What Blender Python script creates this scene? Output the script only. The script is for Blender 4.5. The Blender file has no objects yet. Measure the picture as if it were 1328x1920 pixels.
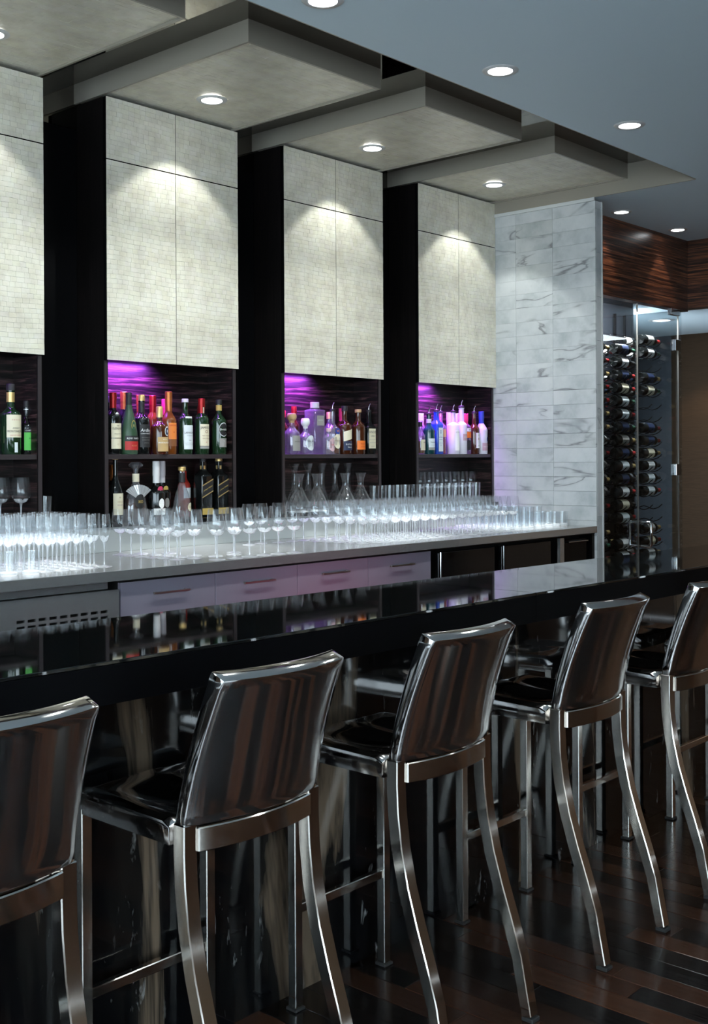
import bpy, bmesh, math, random
from math import sin, cos, pi, radians, sqrt, atan2
from mathutils import Vector, Matrix
random.seed(7)
SC = bpy.context.scene
COL = SC.collection
# ------------------------------------------------------------------ camera
cam = bpy.data.cameras.new('camera'); camo = bpy.data.objects.new('camera', cam); COL.objects.link(camo)
cam.sensor_width = 36; cam.lens = 2155.45/1920*36; cam.shift_y = -100.43/1920
cam.clip_start = .05; cam.clip_end = 100
YAW = radians(48.09); ROLL = radians(-.303)
camo.matrix_world = (Matrix.Translation((0, 0, 1.52)) @ Matrix.Rotation(-YAW, 4, 'Z')
                     @ Matrix.Rotation(pi/2, 4, 'X') @ Matrix.Rotation(ROLL, 4, 'Z'))
SC.camera = camo
# ------------------------------------------------------------------ world, exposure
W = bpy.data.worlds.new('world'); SC.world = W; W.use_nodes = True
bg = W.node_tree.nodes['Background']
bg.inputs[0].default_value = (.53, .61, .67, 1); bg.inputs[1].default_value = 14.5
SC.view_settings.view_transform = 'Standard'; SC.view_settings.look = 'None'
SC.view_settings.exposure = 0; SC.view_settings.gamma = 1; SC.view_settings.use_curve_mapping = False
cy = SC.cycles
cy.use_denoising = True; cy.max_bounces = 12; cy.diffuse_bounces = 3; cy.glossy_bounces = 5
cy.transmission_bounces = 8; cy.transparent_max_bounces = 28
cy.use_adaptive_sampling = True; cy.adaptive_threshold = .02
cy.caustics_reflective = False; cy.caustics_refractive = False
cy.sample_clamp_indirect = 4; cy.blur_glossy = .5
# ------------------------------------------------------------------ light levels (W)
TRAY_WIDE, TRAY_NARROW = 19, 38
BAR_DOWN, FASCIA_DOWN, ROOM_DOWN = 36, 8, 14
COOL = (.94, 1.0, .975); WARM = (1, .74, .5)
NICHE = 19
# ------------------------------------------------------------------ helpers: materials
def newmat(name):
    m = bpy.data.materials.new(name); m.use_nodes = True
    nt = m.node_tree; return m, nt, nt.nodes['Principled BSDF']
def pbr(name, col, rough=.5, metal=0, spec=.5, coat=0, bump=None, emit=None):
    m, nt, b = newmat(name)
    b.inputs['Base Color'].default_value = (*col, 1); b.inputs['Roughness'].default_value = rough
    b.inputs['Metallic'].default_value = metal; b.inputs['Specular IOR Level'].default_value = spec
    b.inputs['Coat Weight'].default_value = coat; b.inputs['Coat Roughness'].default_value = .05
    if emit: b.inputs['Emission Color'].default_value = (*emit[0], 1); b.inputs['Emission Strength'].default_value = emit[1]
    if bump: add_bump(nt, b, *bump)
    return m
def N(nt, t, **kw):
    n = nt.nodes.new(t)
    for k, v in kw.items():
        if k.startswith('i_'): n.inputs[int(k[2:])].default_value = v
        else: setattr(n, k, v)
    return n
def L(nt, a, b): nt.links.new(a, b)
def coords(nt, scale=(1, 1, 1), rnd=0, rot=(0, 0, 0), kind='Object'):
    tc = N(nt, 'ShaderNodeTexCoord'); mp = N(nt, 'ShaderNodeMapping')
    mp.inputs['Scale'].default_value = scale; mp.inputs['Rotation'].default_value = rot
    L(nt, tc.outputs[kind], mp.inputs['Vector'])
    if rnd:
        oi = N(nt, 'ShaderNodeObjectInfo'); mu = N(nt, 'ShaderNodeVectorMath', operation='SCALE')
        cx = N(nt, 'ShaderNodeCombineXYZ'); mm = N(nt, 'ShaderNodeMath', operation='MULTIPLY'); mm.inputs[1].default_value = rnd
        L(nt, oi.outputs['Random'], mm.inputs[0])
        for k in range(3): L(nt, mm.outputs[0], cx.inputs[k])
        L(nt, cx.outputs[0], mp.inputs['Location'])
    return mp.outputs[0]
def noise(nt, vec, scale=5, detail=4, rough=.5, dist=0):
    n = N(nt, 'ShaderNodeTexNoise'); n.inputs['Scale'].default_value = scale; n.inputs['Detail'].default_value = detail
    n.inputs['Roughness'].default_value = rough; n.inputs['Distortion'].default_value = dist
    L(nt, vec, n.inputs['Vector']); return n.outputs['Fac']
def ramp(nt, fac, stops, interp='LINEAR'):
    r = N(nt, 'ShaderNodeValToRGB'); r.color_ramp.interpolation = interp
    el = r.color_ramp.elements
    while len(el) < len(stops): el.new(.5)
    for e, (p, c) in zip(el, stops): e.position = p; e.color = (*c, 1) if len(c) == 3 else c
    L(nt, fac, r.inputs[0]); return r.outputs[0]
def mixc(nt, fac, a, b, mode='MIX'):
    m = N(nt, 'ShaderNodeMix', data_type='RGBA', blend_type=mode)
    for s, v in ((0, fac), (6, a), (7, b)):
        if hasattr(v, 'links'): L(nt, v, m.inputs[s])
        else: m.inputs[s].default_value = v if s == 0 else (*v, 1)
    return m.outputs[2]
def bump(nt, b, h, strength=.2, dist=.01):
    n = N(nt, 'ShaderNodeBump'); n.inputs['Strength'].default_value = strength; n.inputs['Distance'].default_value = dist
    L(nt, h, n.inputs['Height']); L(nt, n.outputs[0], b.inputs['Normal'])
def add_bump(nt, b, scale, strength, dist, vs=(1, 1, 1)):
    bump(nt, b, noise(nt, coords(nt, vs), scale, 4), strength, dist)
def g(v): return (v, v, v)

M = {}
# painted ceiling, tray metal, dark mirror glass
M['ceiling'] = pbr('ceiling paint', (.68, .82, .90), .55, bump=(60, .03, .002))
M['taupe'] = pbr('taupe lacquer', (.30, .27, .225), .35)
M['mirror'] = pbr('dark mirror glass', (.20, .19, .17), .03, metal=1)
M['black'] = pbr('black lacquer', (.003, .003, .0035), .22, spec=.12)
M['apron'] = pbr('black satin apron', (.002, .002, .0025), .5, spec=.04)
M['blackgap'] = pbr('black gap', (.003, .003, .003), .8)
# shell mosaic
m, nt, b = newmat('shell mosaic')
at = N(nt, 'ShaderNodeVertexColor', layer_name='tint')
vec = coords(nt, (1, 1, 1))
c1 = ramp(nt, noise(nt, vec, 9, 5, .6), [(.3, (.57, .53, .44)), (.55, (.71, .68, .58)), (.75, (.77, .755, .68))])
c2 = mixc(nt, .55, c1, at.outputs['Color'], 'MULTIPLY')
L(nt, c2, b.inputs['Base Color']); b.inputs['Roughness'].default_value = .34
b.inputs['Specular IOR Level'].default_value = .7
bump(nt, b, noise(nt, coords(nt, (1, 1, 2)), 120, 4), .25, .002)
M['shell'] = m
# ebony: vertical dark and horizontal striped
def wood(name, cols, vs, rough, freq=1.0, spec=.5, rnd=0):
    m, nt, b = newmat(name)
    v = coords(nt, vs, rnd)
    n1 = noise(nt, v, 6*freq, 6, .65, .6); n2 = noise(nt, v, 22*freq, 3, .5, .2)
    mm = N(nt, 'ShaderNodeMath', operation='MULTIPLY_ADD'); mm.inputs[1].default_value = .35
    L(nt, n2, mm.inputs[0]); L(nt, n1, mm.inputs[2])
    L(nt, ramp(nt, mm.outputs[0], cols), b.inputs['Base Color'])
    b.inputs['Roughness'].default_value = rough; b.inputs['Specular IOR Level'].default_value = spec
    return m
M['ebony'] = wood('black ebony', [(.4, g(.002)), (.7, (.006, .005, .005)), (.9, (.012, .009, .009))], (14, 14, .6), .3, spec=.12)
M['frame'] = pbr('dark frame edge', (.030, .024, .026), .4)
M['macassar'] = wood('striped macassar veneer', [(.45, (.004, .003, .003)), (.60, (.018, .008, .006)), (.74, (.12, .042, .02)), (.90, (.30, .12, .055))], (.35, .35, 16), .28, .9)
M['nicheback'] = wood('niche striped veneer', [(.56, (.0025, .002, .002)), (.68, (.008, .005, .005)), (.80, (.05, .025, .025)), (.96, (.18, .09, .09))], (.5, .5, 11), .38, 1, .35)
M['roomwood'] = wood('brown wall veneer', [(.4, (.08, .048, .032)), (.6, (.20, .13, .085)), (.85, (.36, .25, .17))], (6, 6, .5), .45, .8)
M['corridor'] = wood('corridor brown wall covering', [(.4, (.022, .014, .009)), (.8, (.04, .026, .016))], (.4, .4, 14), .7, 3, .05)
M['greywall'] = pbr('grey blue wall', (.05, .057, .068), .7, spec=.1)
# marble tile
m, nt, b = newmat('white veined marble')
v = coords(nt, (1, 1, 1), 37)
w = N(nt, 'ShaderNodeMapping'); w.inputs['Rotation'].default_value = (.9, 0, 0); w.inputs['Scale'].default_value = (1, .8, 2.2); L(nt, v, w.inputs[0])
nz = noise(nt, w.outputs[0], 1.7, 4, .5, .9)
ab = N(nt, 'ShaderNodeMath', operation='SUBTRACT'); ab.inputs[1].default_value = .5; L(nt, nz, ab.inputs[0])
ab2 = N(nt, 'ShaderNodeMath', operation='ABSOLUTE'); L(nt, ab.outputs[0], ab2.inputs[0])
msk = noise(nt, v, 3.1, 2)
thr = N(nt, 'ShaderNodeMapRange'); thr.inputs[1].default_value = .49; thr.inputs[2].default_value = .60; thr.inputs[3].default_value = .0; thr.inputs[4].default_value = 1
L(nt, msk, thr.inputs[0])
vein = ramp(nt, ab2.outputs[0], [(0, g(.9)), (.008, g(.6)), (.022, g(.10)), (.07, g(0))])
vm = N(nt, 'ShaderNodeMath', operation='MULTIPLY'); L(nt, vein, vm.inputs[0]); L(nt, thr.outputs[0], vm.inputs[1])
cloud = ramp(nt, noise(nt, v, 5, 5, .6), [(.3, (.42, .45, .46)), (.5, (.57, .59, .60)), (.7, (.64, .65, .655))])
oi = N(nt, 'ShaderNodeObjectInfo'); tv = ramp(nt, oi.outputs['Random'], [(0, (.86, .86, .84)), (.10, (.95, .95, .95)), (1, g(1))])
cl2 = mixc(nt, 1.0, cloud, tv, 'MULTIPLY')
L(nt, mixc(nt, vm.outputs[0], cl2, (.20, .20, .21)), b.inputs['Base Color'])
b.inputs['Roughness'].default_value = .25
M['marble'] = m
M['grout'] = pbr('pale grout', (.40, .41, .42), .8)
# metals
m, nt, b = newmat('brushed steel')
b.inputs['Metallic'].default_value = .76
L(nt, ramp(nt, noise(nt, coords(nt, (.6, 220, 220)), 6, 2), [(.3, (.53, .53, .53)), (.7, (.56, .56, .56))]), b.inputs['Base Color'])
L(nt, ramp(nt, noise(nt, coords(nt, (.6, 60, 60)), 9, 3), [(.3, g(.19)), (.7, g(.23))]), b.inputs['Roughness'])
M['steel'] = m
M['chrome'] = pbr('polished chrome', (.75, .76, .78), .08, metal=1)
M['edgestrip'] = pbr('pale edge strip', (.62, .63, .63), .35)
M['satin'] = pbr('satin nickel', (.42, .38, .34), .35, metal=1)
m, nt, b = newmat('hand polished aluminium')
b.inputs['Metallic'].default_value = 1; b.inputs['Base Color'].default_value = (.70, .68, .67, 1)
L(nt, ramp(nt, noise(nt, coords(nt, (3, 3, .8), 9), 6, 4, .6), [(.3, g(.05)), (.7, g(.12))]), b.inputs['Roughness'])
bump(nt, b, noise(nt, coords(nt, (1.6, 1.6, .5), 5), 5, 2), .10, .012)
M['alu'] = m
M['alubar'] = pbr('polished aluminium bar', (.72, .68, .63), .10, metal=1)
M['rubber'] = pbr('dark rubber', (.02, .02, .02), .6)
# lilac drawer lacquer
M['lilac'] = pbr('pale lilac gloss lacquer', (.27, .24, .30), .18, coat=.4)
# black granite
m, nt, b = newmat('black granite')
v = coords(nt)
L(nt, ramp(nt, noise(nt, v, 230, 2), [(.62, (.004, .005, .005)), (.72, (.018, .02, .021)), (.82, (.05, .055, .06))]), b.inputs['Base Color'])
b.inputs['Roughness'].default_value = .035; b.inputs['Specular IOR Level'].default_value = .75
M['granite'] = m
# bar front: black stone with upright veins
m, nt, b = newmat('black stone with vertical veins')
v = coords(nt, (1, 1, 1), 61)
mp = N(nt, 'ShaderNodeMapping'); mp.inputs['Scale'].default_value = (1, 1, .11); L(nt, v, mp.inputs[0]); vs = mp.outputs[0]
mp2 = N(nt, 'ShaderNodeMapping'); mp2.inputs['Scale'].default_value = (1, 1, .3); L(nt, v, mp2.inputs[0])
band = ramp(nt, noise(nt, vs, 3.2, 6, .6, .7), [(.50, (.0035, .0035, .004)), (.555, (.012, .011, .010)), (.60, (.15, .108, .075)), (.72, (.21, .16, .115))])
fine = ramp(nt, noise(nt, mp2.outputs[0], 30, 5, .62, .5), [(.60, g(0)), (.66, g(.35)), (.70, g(.9)), (.76, g(.2))])
fm = ramp(nt, noise(nt, vs, 7, 2), [(.50, g(0)), (.60, g(1))])
f2 = N(nt, 'ShaderNodeMath', operation='MULTIPLY'); L(nt, fine, f2.inputs[0]); L(nt, fm, f2.inputs[1])
L(nt, mixc(nt, f2.outputs[0], band, (.45, .44, .43)), b.inputs['Base Color'])
b.inputs['Roughness'].default_value = .06
M['barstone'] = m
# floor boards
m, nt, b = newmat('dark floor board')
oi = N(nt, 'ShaderNodeObjectInfo')
base = ramp(nt, oi.outputs['Random'], [(0, (.006, .004, .0035)), (.6, (.009, .006, .005)), (.72, (.03, .013, .008)), (.9, (.06, .024, .013)), (1, (.075, .03, .016))])
gr = ramp(nt, noise(nt, coords(nt, (30, 1.4, 1), 11), 4, 5, .6), [(.3, g(.55)), (.7, g(1.15))])
L(nt, mixc(nt, 1, base, gr, 'MULTIPLY'), b.inputs['Base Color'])
L(nt, ramp(nt, noise(nt, coords(nt, (30, 1.4, 1), 11), 5, 3), [(.3, g(.14)), (.7, g(.24))]), b.inputs['Roughness'])
b.inputs['Specular IOR Level'].default_value = .6
M['plank'] = m
M['subfloor'] = wood('dark floor timber', [(.4, (.008, .005, .004)), (.6, (.02, .010, .007)), (.8, (.06, .024, .013))], (11, .5, 1), .2)
# glass
def thin_glass(name, tint, rim, rough=.03, base=.06, haze=0):
    m = bpy.data.materials.new(name); m.use_nodes = True; nt = m.node_tree; nt.nodes.clear()
    out = N(nt, 'ShaderNodeOutputMaterial'); tr = N(nt, 'ShaderNodeBsdfTransparent'); gl = N(nt, 'ShaderNodeBsdfGlossy')
    tr.inputs[0].default_value = (*tint, 1); gl.inputs['Roughness'].default_value = rough; gl.inputs[0].default_value = (1, 1, 1, 1)
    lw = N(nt, 'ShaderNodeLayerWeight'); lw.inputs['Blend'].default_value = .5
    pw = N(nt, 'ShaderNodeMath', operation='POWER'); pw.inputs[1].default_value = 3.2; L(nt, lw.outputs['Facing'], pw.inputs[0])
    ma = N(nt, 'ShaderNodeMath', operation='MULTIPLY_ADD'); ma.inputs[1].default_value = rim; ma.inputs[2].default_value = base
    L(nt, pw.outputs[0], ma.inputs[0])
    mx = N(nt, 'ShaderNodeMixShader'); L(nt, ma.outputs[0], mx.inputs[0]); L(nt, tr.outputs[0], mx.inputs[1]); L(nt, gl.outputs[0], mx.inputs[2])
    last = mx
    if haze:  # white scatter mixed in so the glass seems to glow
        df = N(nt, 'ShaderNodeBsdfTranslucent'); dd = N(nt, 'ShaderNodeBsdfDiffuse'); ad = N(nt, 'ShaderNodeAddShader')
        df.inputs[0].default_value = (.9, .92, .95, 1); dd.inputs[0].default_value = (.9, .92, .95, 1)
        L(nt, df.outputs[0], ad.inputs[0]); L(nt, dd.outputs[0], ad.inputs[1])
        m2 = N(nt, 'ShaderNodeMixShader'); m2.inputs[0].default_value = haze
        L(nt, mx.outputs[0], m2.inputs[1]); L(nt, ad.outputs[0], m2.inputs[2]); last = m2
    L(nt, last.outputs[0], out.inputs[0]); return m
M['glass'] = thin_glass('clear stemware glass', (.97, .98, .985), .85, .05, .045, .010)
M['stemglass'] = thin_glass('solid glass stem', (.93, .94, .95), .8, .10, .18, .16)
M['basin'] = thin_glass('thick glass base', (.94, .95, .96), .85, .12, .24, .30)  # strong haze puts bright sparkle into the glass bottoms
M['pane'] = thin_glass('plate glass pane', (.88, .91, .92), .35, .01, .025)
def solid_glass(name, col, rough=0, ior=1.36):
    m, nt, b = newmat(name)
    b.inputs['Base Color'].default_value = (*col, 1); b.inputs['Transmission Weight'].default_value = 1
    b.inputs['Roughness'].default_value = rough; b.inputs['IOR'].default_value = ior; return m
M['clearbottle'] = thin_glass('clear bottle glass', (.78, .78, .82), .6, .04, .08, .05)
M['blackbottle'] = pbr('very dark bottle glass', (.006, .007, .007), .05, spec=.7)
M['greenbottle'] = pbr('dark green bottle glass', (.010, .030, .012), .06, spec=.7)
M['mossbottle'] = pbr('frosted green bottle glass', (.03, .07, .035), .3, spec=.5)
M['amber'] = pbr('amber whisky glass', (.16, .045, .008), .05, spec=.7)
M['brownb'] = pbr('brown spirit glass', (.05, .014, .005), .05, spec=.7)
M['tealbottle'] = pbr('teal bottle glass', (.008, .05, .055), .06, spec=.7)
M['bluebottle'] = pbr('blue bottle glass', (.02, .07, .40), .08, spec=.7)
M['frosted'] = pbr('frosted bottle glass', (.62, .60, .68), .35, spec=.5)
M['redliquid'] = pbr('red liqueur glass', (.35, .03, .02), .06, spec=.7)
def flat(name, col, rough=.55, metal=0):
    if name not in M: M[name] = pbr(name, col, rough, metal)
    return name
for n, c in dict(cream=(.74, .68, .50), white=(.75, .75, .74), palewhite=(.70, .76, .78), blackp=(.012, .012, .013), redp=(.45, .02, .018), greenp=(.10, .50, .08),
                 tan=(.42, .28, .12), orangep=(.75, .22, .04), brightorange=(.80, .18, .02), goldp=(.55, .38, .10), cork=(.55, .36, .17), bluep=(.02, .05, .30),
                 greyp=(.30, .29, .27), pinkp=(.6, .04, .12), brownp=(.20, .07, .02), silverp=(.6, .6, .62), mauve=(.45, .30, .33), darkgreenp=(.02, .09, .05), navy=(.01, .02, .06)).items():
    flat(n, c)
for n, c in dict(foilgold=(.70, .50, .20), foilorange=(.45, .14, .035), foilred=(.33, .015, .015), foilsilver=(.70, .70, .72)).items():
    flat(n, c, .35, .6)
M['lens'] = pbr('lit lamp lens', (1, 1, 1), .5, emit=((.94, .97, 1), 14))
M['lenswarm'] = pbr('lit lamp lens soft', (1, 1, 1), .5, emit=((.96, .95, 1), 10))

# ------------------------------------------------------------------ helpers: geometry
class MB:
    def __init__(s): s.v = []; s.f = []; s.c = None
    def add(s, vs, fs):
        o = len(s.v); s.v += [tuple(p) for p in vs]; s.f += [tuple(i+o for i in q) for q in fs]; return s
    def box(s, x0, x1, y0, y1, z0, z1):
        return s.add([(x0, y0, z0), (x1, y0, z0), (x1, y1, z0), (x0, y1, z0), (x0, y0, z1), (x1, y0, z1), (x1, y1, z1), (x0, y1, z1)],
                     [(0, 3, 2, 1), (4, 5, 6, 7), (0, 1, 5, 4), (1, 2, 6, 5), (2, 3, 7, 6), (3, 0, 4, 7)])
    def prism(s, poly, z0, z1):      # poly in xy, counter-clockwise
        n = len(poly)
        return s.add([(x, y, z0) for x, y in poly]+[(x, y, z1) for x, y in poly],
                     [tuple(range(n))[::-1], tuple(range(n, 2*n))]+[(i, (i+1) % n, n+(i+1) % n, n+i) for i in range(n)])
    def lathe(s, prof, seg=24, c=(0, 0, 0), sx=1, sy=1, sq=None, close=True):
        n = len(prof); vs = []
        for r, z in prof:
            for k in range(seg):
                a = 2*pi*k/seg; ca, sa = cos(a), sin(a)
                if sq:
                    e = 2/sq; ca = math.copysign(abs(ca)**e, ca); sa = math.copysign(abs(sa)**e, sa)
                vs.append((c[0]+r*ca*sx, c[1]+r*sa*sy, c[2]+z))
        fs = [(i*seg+k, i*seg+(k+1) % seg, (i+1)*seg+(k+1) % seg, (i+1)*seg+k) for i in range(n-1) for k in range(seg)]
        if close:
            if prof[0][0] > 1e-6: fs.append(tuple(range(seg))[::-1])
            if prof[-1][0] > 1e-6: fs.append(tuple(range((n-1)*seg, n*seg)))
        return s.add(vs, fs)
    def sweep(s, path, w, h, side=Vector((1, 0, 0))):   # rectangular section along a path, w along side
        vs = []; n = len(path); path = [Vector(p) for p in path]
        for i, p in enumerate(path):
            t = (path[min(i+1, n-1)]-path[max(i-1, 0)]).normalized(); u = t.cross(side).normalized()
            ww = w[i] if isinstance(w, (list, tuple)) else w; hh = h[i] if isinstance(h, (list, tuple)) else h
            for a, b2 in ((-1, -1), (1, -1), (1, 1), (-1, 1)): vs.append(p+side*(a*ww/2)+u*(b2*hh/2))
        fs = [(i*4+k, i*4+(k+1) % 4, i*4+4+(k+1) % 4, i*4+4+k) for i in range(n-1) for k in range(4)]
        fs += [(3, 2, 1, 0), tuple(range(n*4-4, n*4))]
        return s.add(vs, fs)
    def tube(s, path, r, seg=8):
        vs = []; n = len(path); path = [Vector(p) for p in path]
        for i, p in enumerate(path):
            t = (path[min(i+1, n-1)]-path[max(i-1, 0)]).normalized()
            u = t.orthogonal().normalized() if i == 0 else (u-t*u.dot(t)).normalized(); w = t.cross(u)
            rr = r[i] if isinstance(r, (list, tuple)) else r
            for k in range(seg): a = 2*pi*k/seg; vs.append(p+u*(rr*cos(a))+w*(rr*sin(a)))
        fs = [(i*seg+k, i*seg+(k+1) % seg, (i+1)*seg+(k+1) % seg, (i+1)*seg+k) for i in range(n-1) for k in range(seg)]
        fs += [tuple(range(seg))[::-1], tuple(range((n-1)*seg, n*seg))]
        return s.add(vs, fs)
    def mesh(s, name, smooth=None, bev=0, bseg=2, fix=True):
        me = bpy.data.meshes.new(name); me.from_pydata(s.v, [], s.f); me.validate()
        bm = bmesh.new(); bm.from_mesh(me)
        if fix: bmesh.ops.recalc_face_normals(bm, faces=bm.faces)
        if bev:
            ed = [e for e in bm.edges if len(e.link_faces) == 2 and e.calc_face_angle(0) > radians(32)]
            bmesh.ops.bevel(bm, geom=ed, offset=bev, segments=bseg, affect='EDGES', profile=.5, clamp_overlap=True)
        bm.to_mesh(me); bm.free()
        if smooth is not None:
            for p in me.polygons: p.use_smooth = True
            me.set_sharp_from_angle(angle=radians(smooth))
        return me
def obj(name, me, mat=None, parent=None, loc=(0, 0, 0), rot=(0, 0, 0), kind=None):
    if isinstance(me, MB): me = me.mesh(name)
    o = bpy.data.objects.new(name, me); COL.objects.link(o)
    o.location = loc; o.rotation_euler = rot
    if mat and me is not None and not me.materials: me.materials.append(M[mat] if isinstance(mat, str) else mat)
    if parent: o.parent = parent
    if kind: o['kind'] = kind
    return o
def tag(o, label, cat, group=None, kind=None):
    o['label'] = label; o['category'] = cat
    if group: o['group'] = group
    if kind: o['kind'] = kind
    return o
def thing(name, label, cat, loc=(0, 0, 0), rz=0, group=None, kind=None):
    o = bpy.data.objects.new(name, None); COL.objects.link(o); o.location = loc; o.rotation_euler = (0, 0, rz)
    o.empty_display_size = .05
    return tag(o, label, cat, group, kind)
def copy_tree(o, parent=None):
    c = o.copy(); COL.objects.link(c); c.parent = parent
    for ch in list(o.children): copy_tree(ch, c)
    return c
def cube(name, d, mat, parent=None, bev=0, smooth=None, **k):
    return obj(name, MB().box(*d).mesh(name, smooth, bev), mat, parent, **k)
def spot(parent, loc, power, angle, blend, col, radius=.035, rot=(0, 0, 0)):
    l = bpy.data.lights.new('lamp_light', 'SPOT'); l.energy = power; l.spot_size = radians(angle); l.spot_blend = blend
    l.color = col; l.shadow_soft_size = radius
    o = bpy.data.objects.new('lamp_light', l); COL.objects.link(o); o.parent = parent; o.location = loc; o.rotation_euler = rot
    return o
def area(parent, loc, power, sx, sy, col, rot=(0, 0, 0), name='led_light', spread=pi):
    l = bpy.data.lights.new(name, 'AREA'); l.energy = power; l.shape = 'RECTANGLE'; l.size = sx; l.size_y = sy; l.color = col; l.spread = spread
    o = bpy.data.objects.new(name, l); COL.objects.link(o); o.parent = parent; o.location = loc; o.rotation_euler = rot
    return o

# ------------------------------------------------------------------ main dimensions
YP, YB = 4.50, 4.75               # cabinet face, recess back
ZT, ZR, ZC = 3.25, 3.345, 3.175   # tray underside, recess ceiling, main ceiling
XM, YE = 6.47, 3.735              # marble wing wall face and its end
ZK, YK = 1.082, 3.73              # back counter top and front edge
ZD = 1.22                         # ledge under the niches
PX = [2.09+1.18*i for i in range(4)]; PW = .84
SOFF = 3.05

# ------------------------------------------------------------------ the setting
fl = obj('floor', MB().box(-4, 12.5, -6, 5.4, -.1, -.012), 'subfloor'); tag(fl, 'dark glossy timber floor under the bar stools', 'floor', kind='structure')
pl_me = {}
for i in range(46):
    x0 = 1.35+i*.092; y = .35-random.random()*.9
    while y < 2.33:
        ln = random.choice((.6, .75, .9, 1.1)); y1 = min(y+ln, 2.33)
        if y1 > .9 and y1-y > .05:
            key = round(y1-y, 2)
            if key not in pl_me: pl_me[key] = MB().box(0, .0905, 0, key-.0015, -.012, 0).mesh('floor_board', bev=.0012, bseg=1); pl_me[key].materials.append(M['plank'])
            obj('floor_board', pl_me[key], None, fl, (x0, y, 0))
        y += ln
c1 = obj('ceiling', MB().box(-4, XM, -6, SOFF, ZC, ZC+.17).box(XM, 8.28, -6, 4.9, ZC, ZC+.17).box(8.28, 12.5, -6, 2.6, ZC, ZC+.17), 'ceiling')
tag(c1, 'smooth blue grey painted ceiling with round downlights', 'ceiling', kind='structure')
c2 = obj('ceiling', MB().box(-4, XM, SOFF, YB+.1, ZR, ZR+.05), 'mirror'); tag(c2, 'dark mirrored ceiling of the recess above the shell trays', 'ceiling', kind='structure')
c3 = cube('trim_1', (XM-.008, XM-.0005, SOFF+.007, YB-.007, ZC-.003, ZR-.0005), 'taupe'); tag(c3, 'taupe upstand closing the ceiling recess above the marble wall', 'trim', kind='structure')
c4 = cube('trim_2', (-1.8, XM, SOFF+.0005, SOFF+.006, ZC, ZR-.0005), 'taupe'); tag(c4, 'long taupe edge of the ceiling drop facing the trays', 'trim', kind='structure')
wb = cube('wall_back', (-4, XM, YB, YB+.1, 0, ZR), 'mirror'); wb.data.materials.clear(); wb.data.materials.append(M['black'])
tag(wb, 'black glossy back wall seen between the shell cabinets', 'wall', kind='structure')
wbm = cube('trim_3', (-4, XM, YB-.006, YB, ZT-.12, ZR), 'mirror'); tag(wbm, 'dark mirror strip behind the ceiling trays on the back wall', 'trim', kind='structure')

# marble wing wall with separate tiles
wr = obj('wall_right', MB().box(XM+.012, XM+.074, YE+.012, YB+.1, 0, ZC-.02), 'grout'); tag(wr, 'white veined marble tile wall beside the wine cabinet', 'wall', kind='structure')
rows = [1.208+.0935*k for k in range(-13, 22)]
yj = [YE, 4.052, 4.339, 4.66, 4.85]
tm = {}
def tile(a, b2, z0, z1, side):
    w = round(b2-a, 3); h = round(z1-z0, 3); k = (w, h, side)
    if k not in tm:
        e = .0005
        mb = MB().box(0, .012, e, w-e, e, h-e) if side != 'end' else MB().box(e, w-e, 0, .012, e, h-e)
        tm[k] = mb.mesh('marble_tile', bev=.0006, bseg=1); tm[k].materials.append(M['marble'])
    return tm[k]
for z0 in rows:
    z1 = min(z0+.0935, ZC-.022)
    if z0 < 0 or z1-z0 < .02: continue
    for a, b2 in zip(yj[:-1], yj[1:]):
        if z1 < 1.05 and a > 4: continue
        obj('marble_tile', tile(a, b2, z0, z1, 'l'), None, wr, (XM+random.uniform(-.0006, .0006), a, z0))
for k in range(-5, 12):   # tall slips on the end of the wall
    z0 = .02+k*.2805+1.4025; z1 = min(z0+.2805, ZC-.022)
    if z0 < 0 or z1 <= z0: continue
    obj('marble_tile', tile(0, .062, z0, z1, 'end'), None, wr, (XM+.012, YE, z0))
tr = cube('trim_4', (XM+.074, XM+.086, YE-.004, YB, 0, ZC-.02), 'edgestrip'); tag(tr, 'pale metal edge strip on the end of the marble wall', 'trim', kind='structure')
tr = cube('trim_5', (XM-.014, XM, YE, YB-.007, ZC-.024, ZC-.0035), 'edgestrip'); tag(tr, 'slim bead along the top of the marble wall', 'trim', kind='structure')

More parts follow.
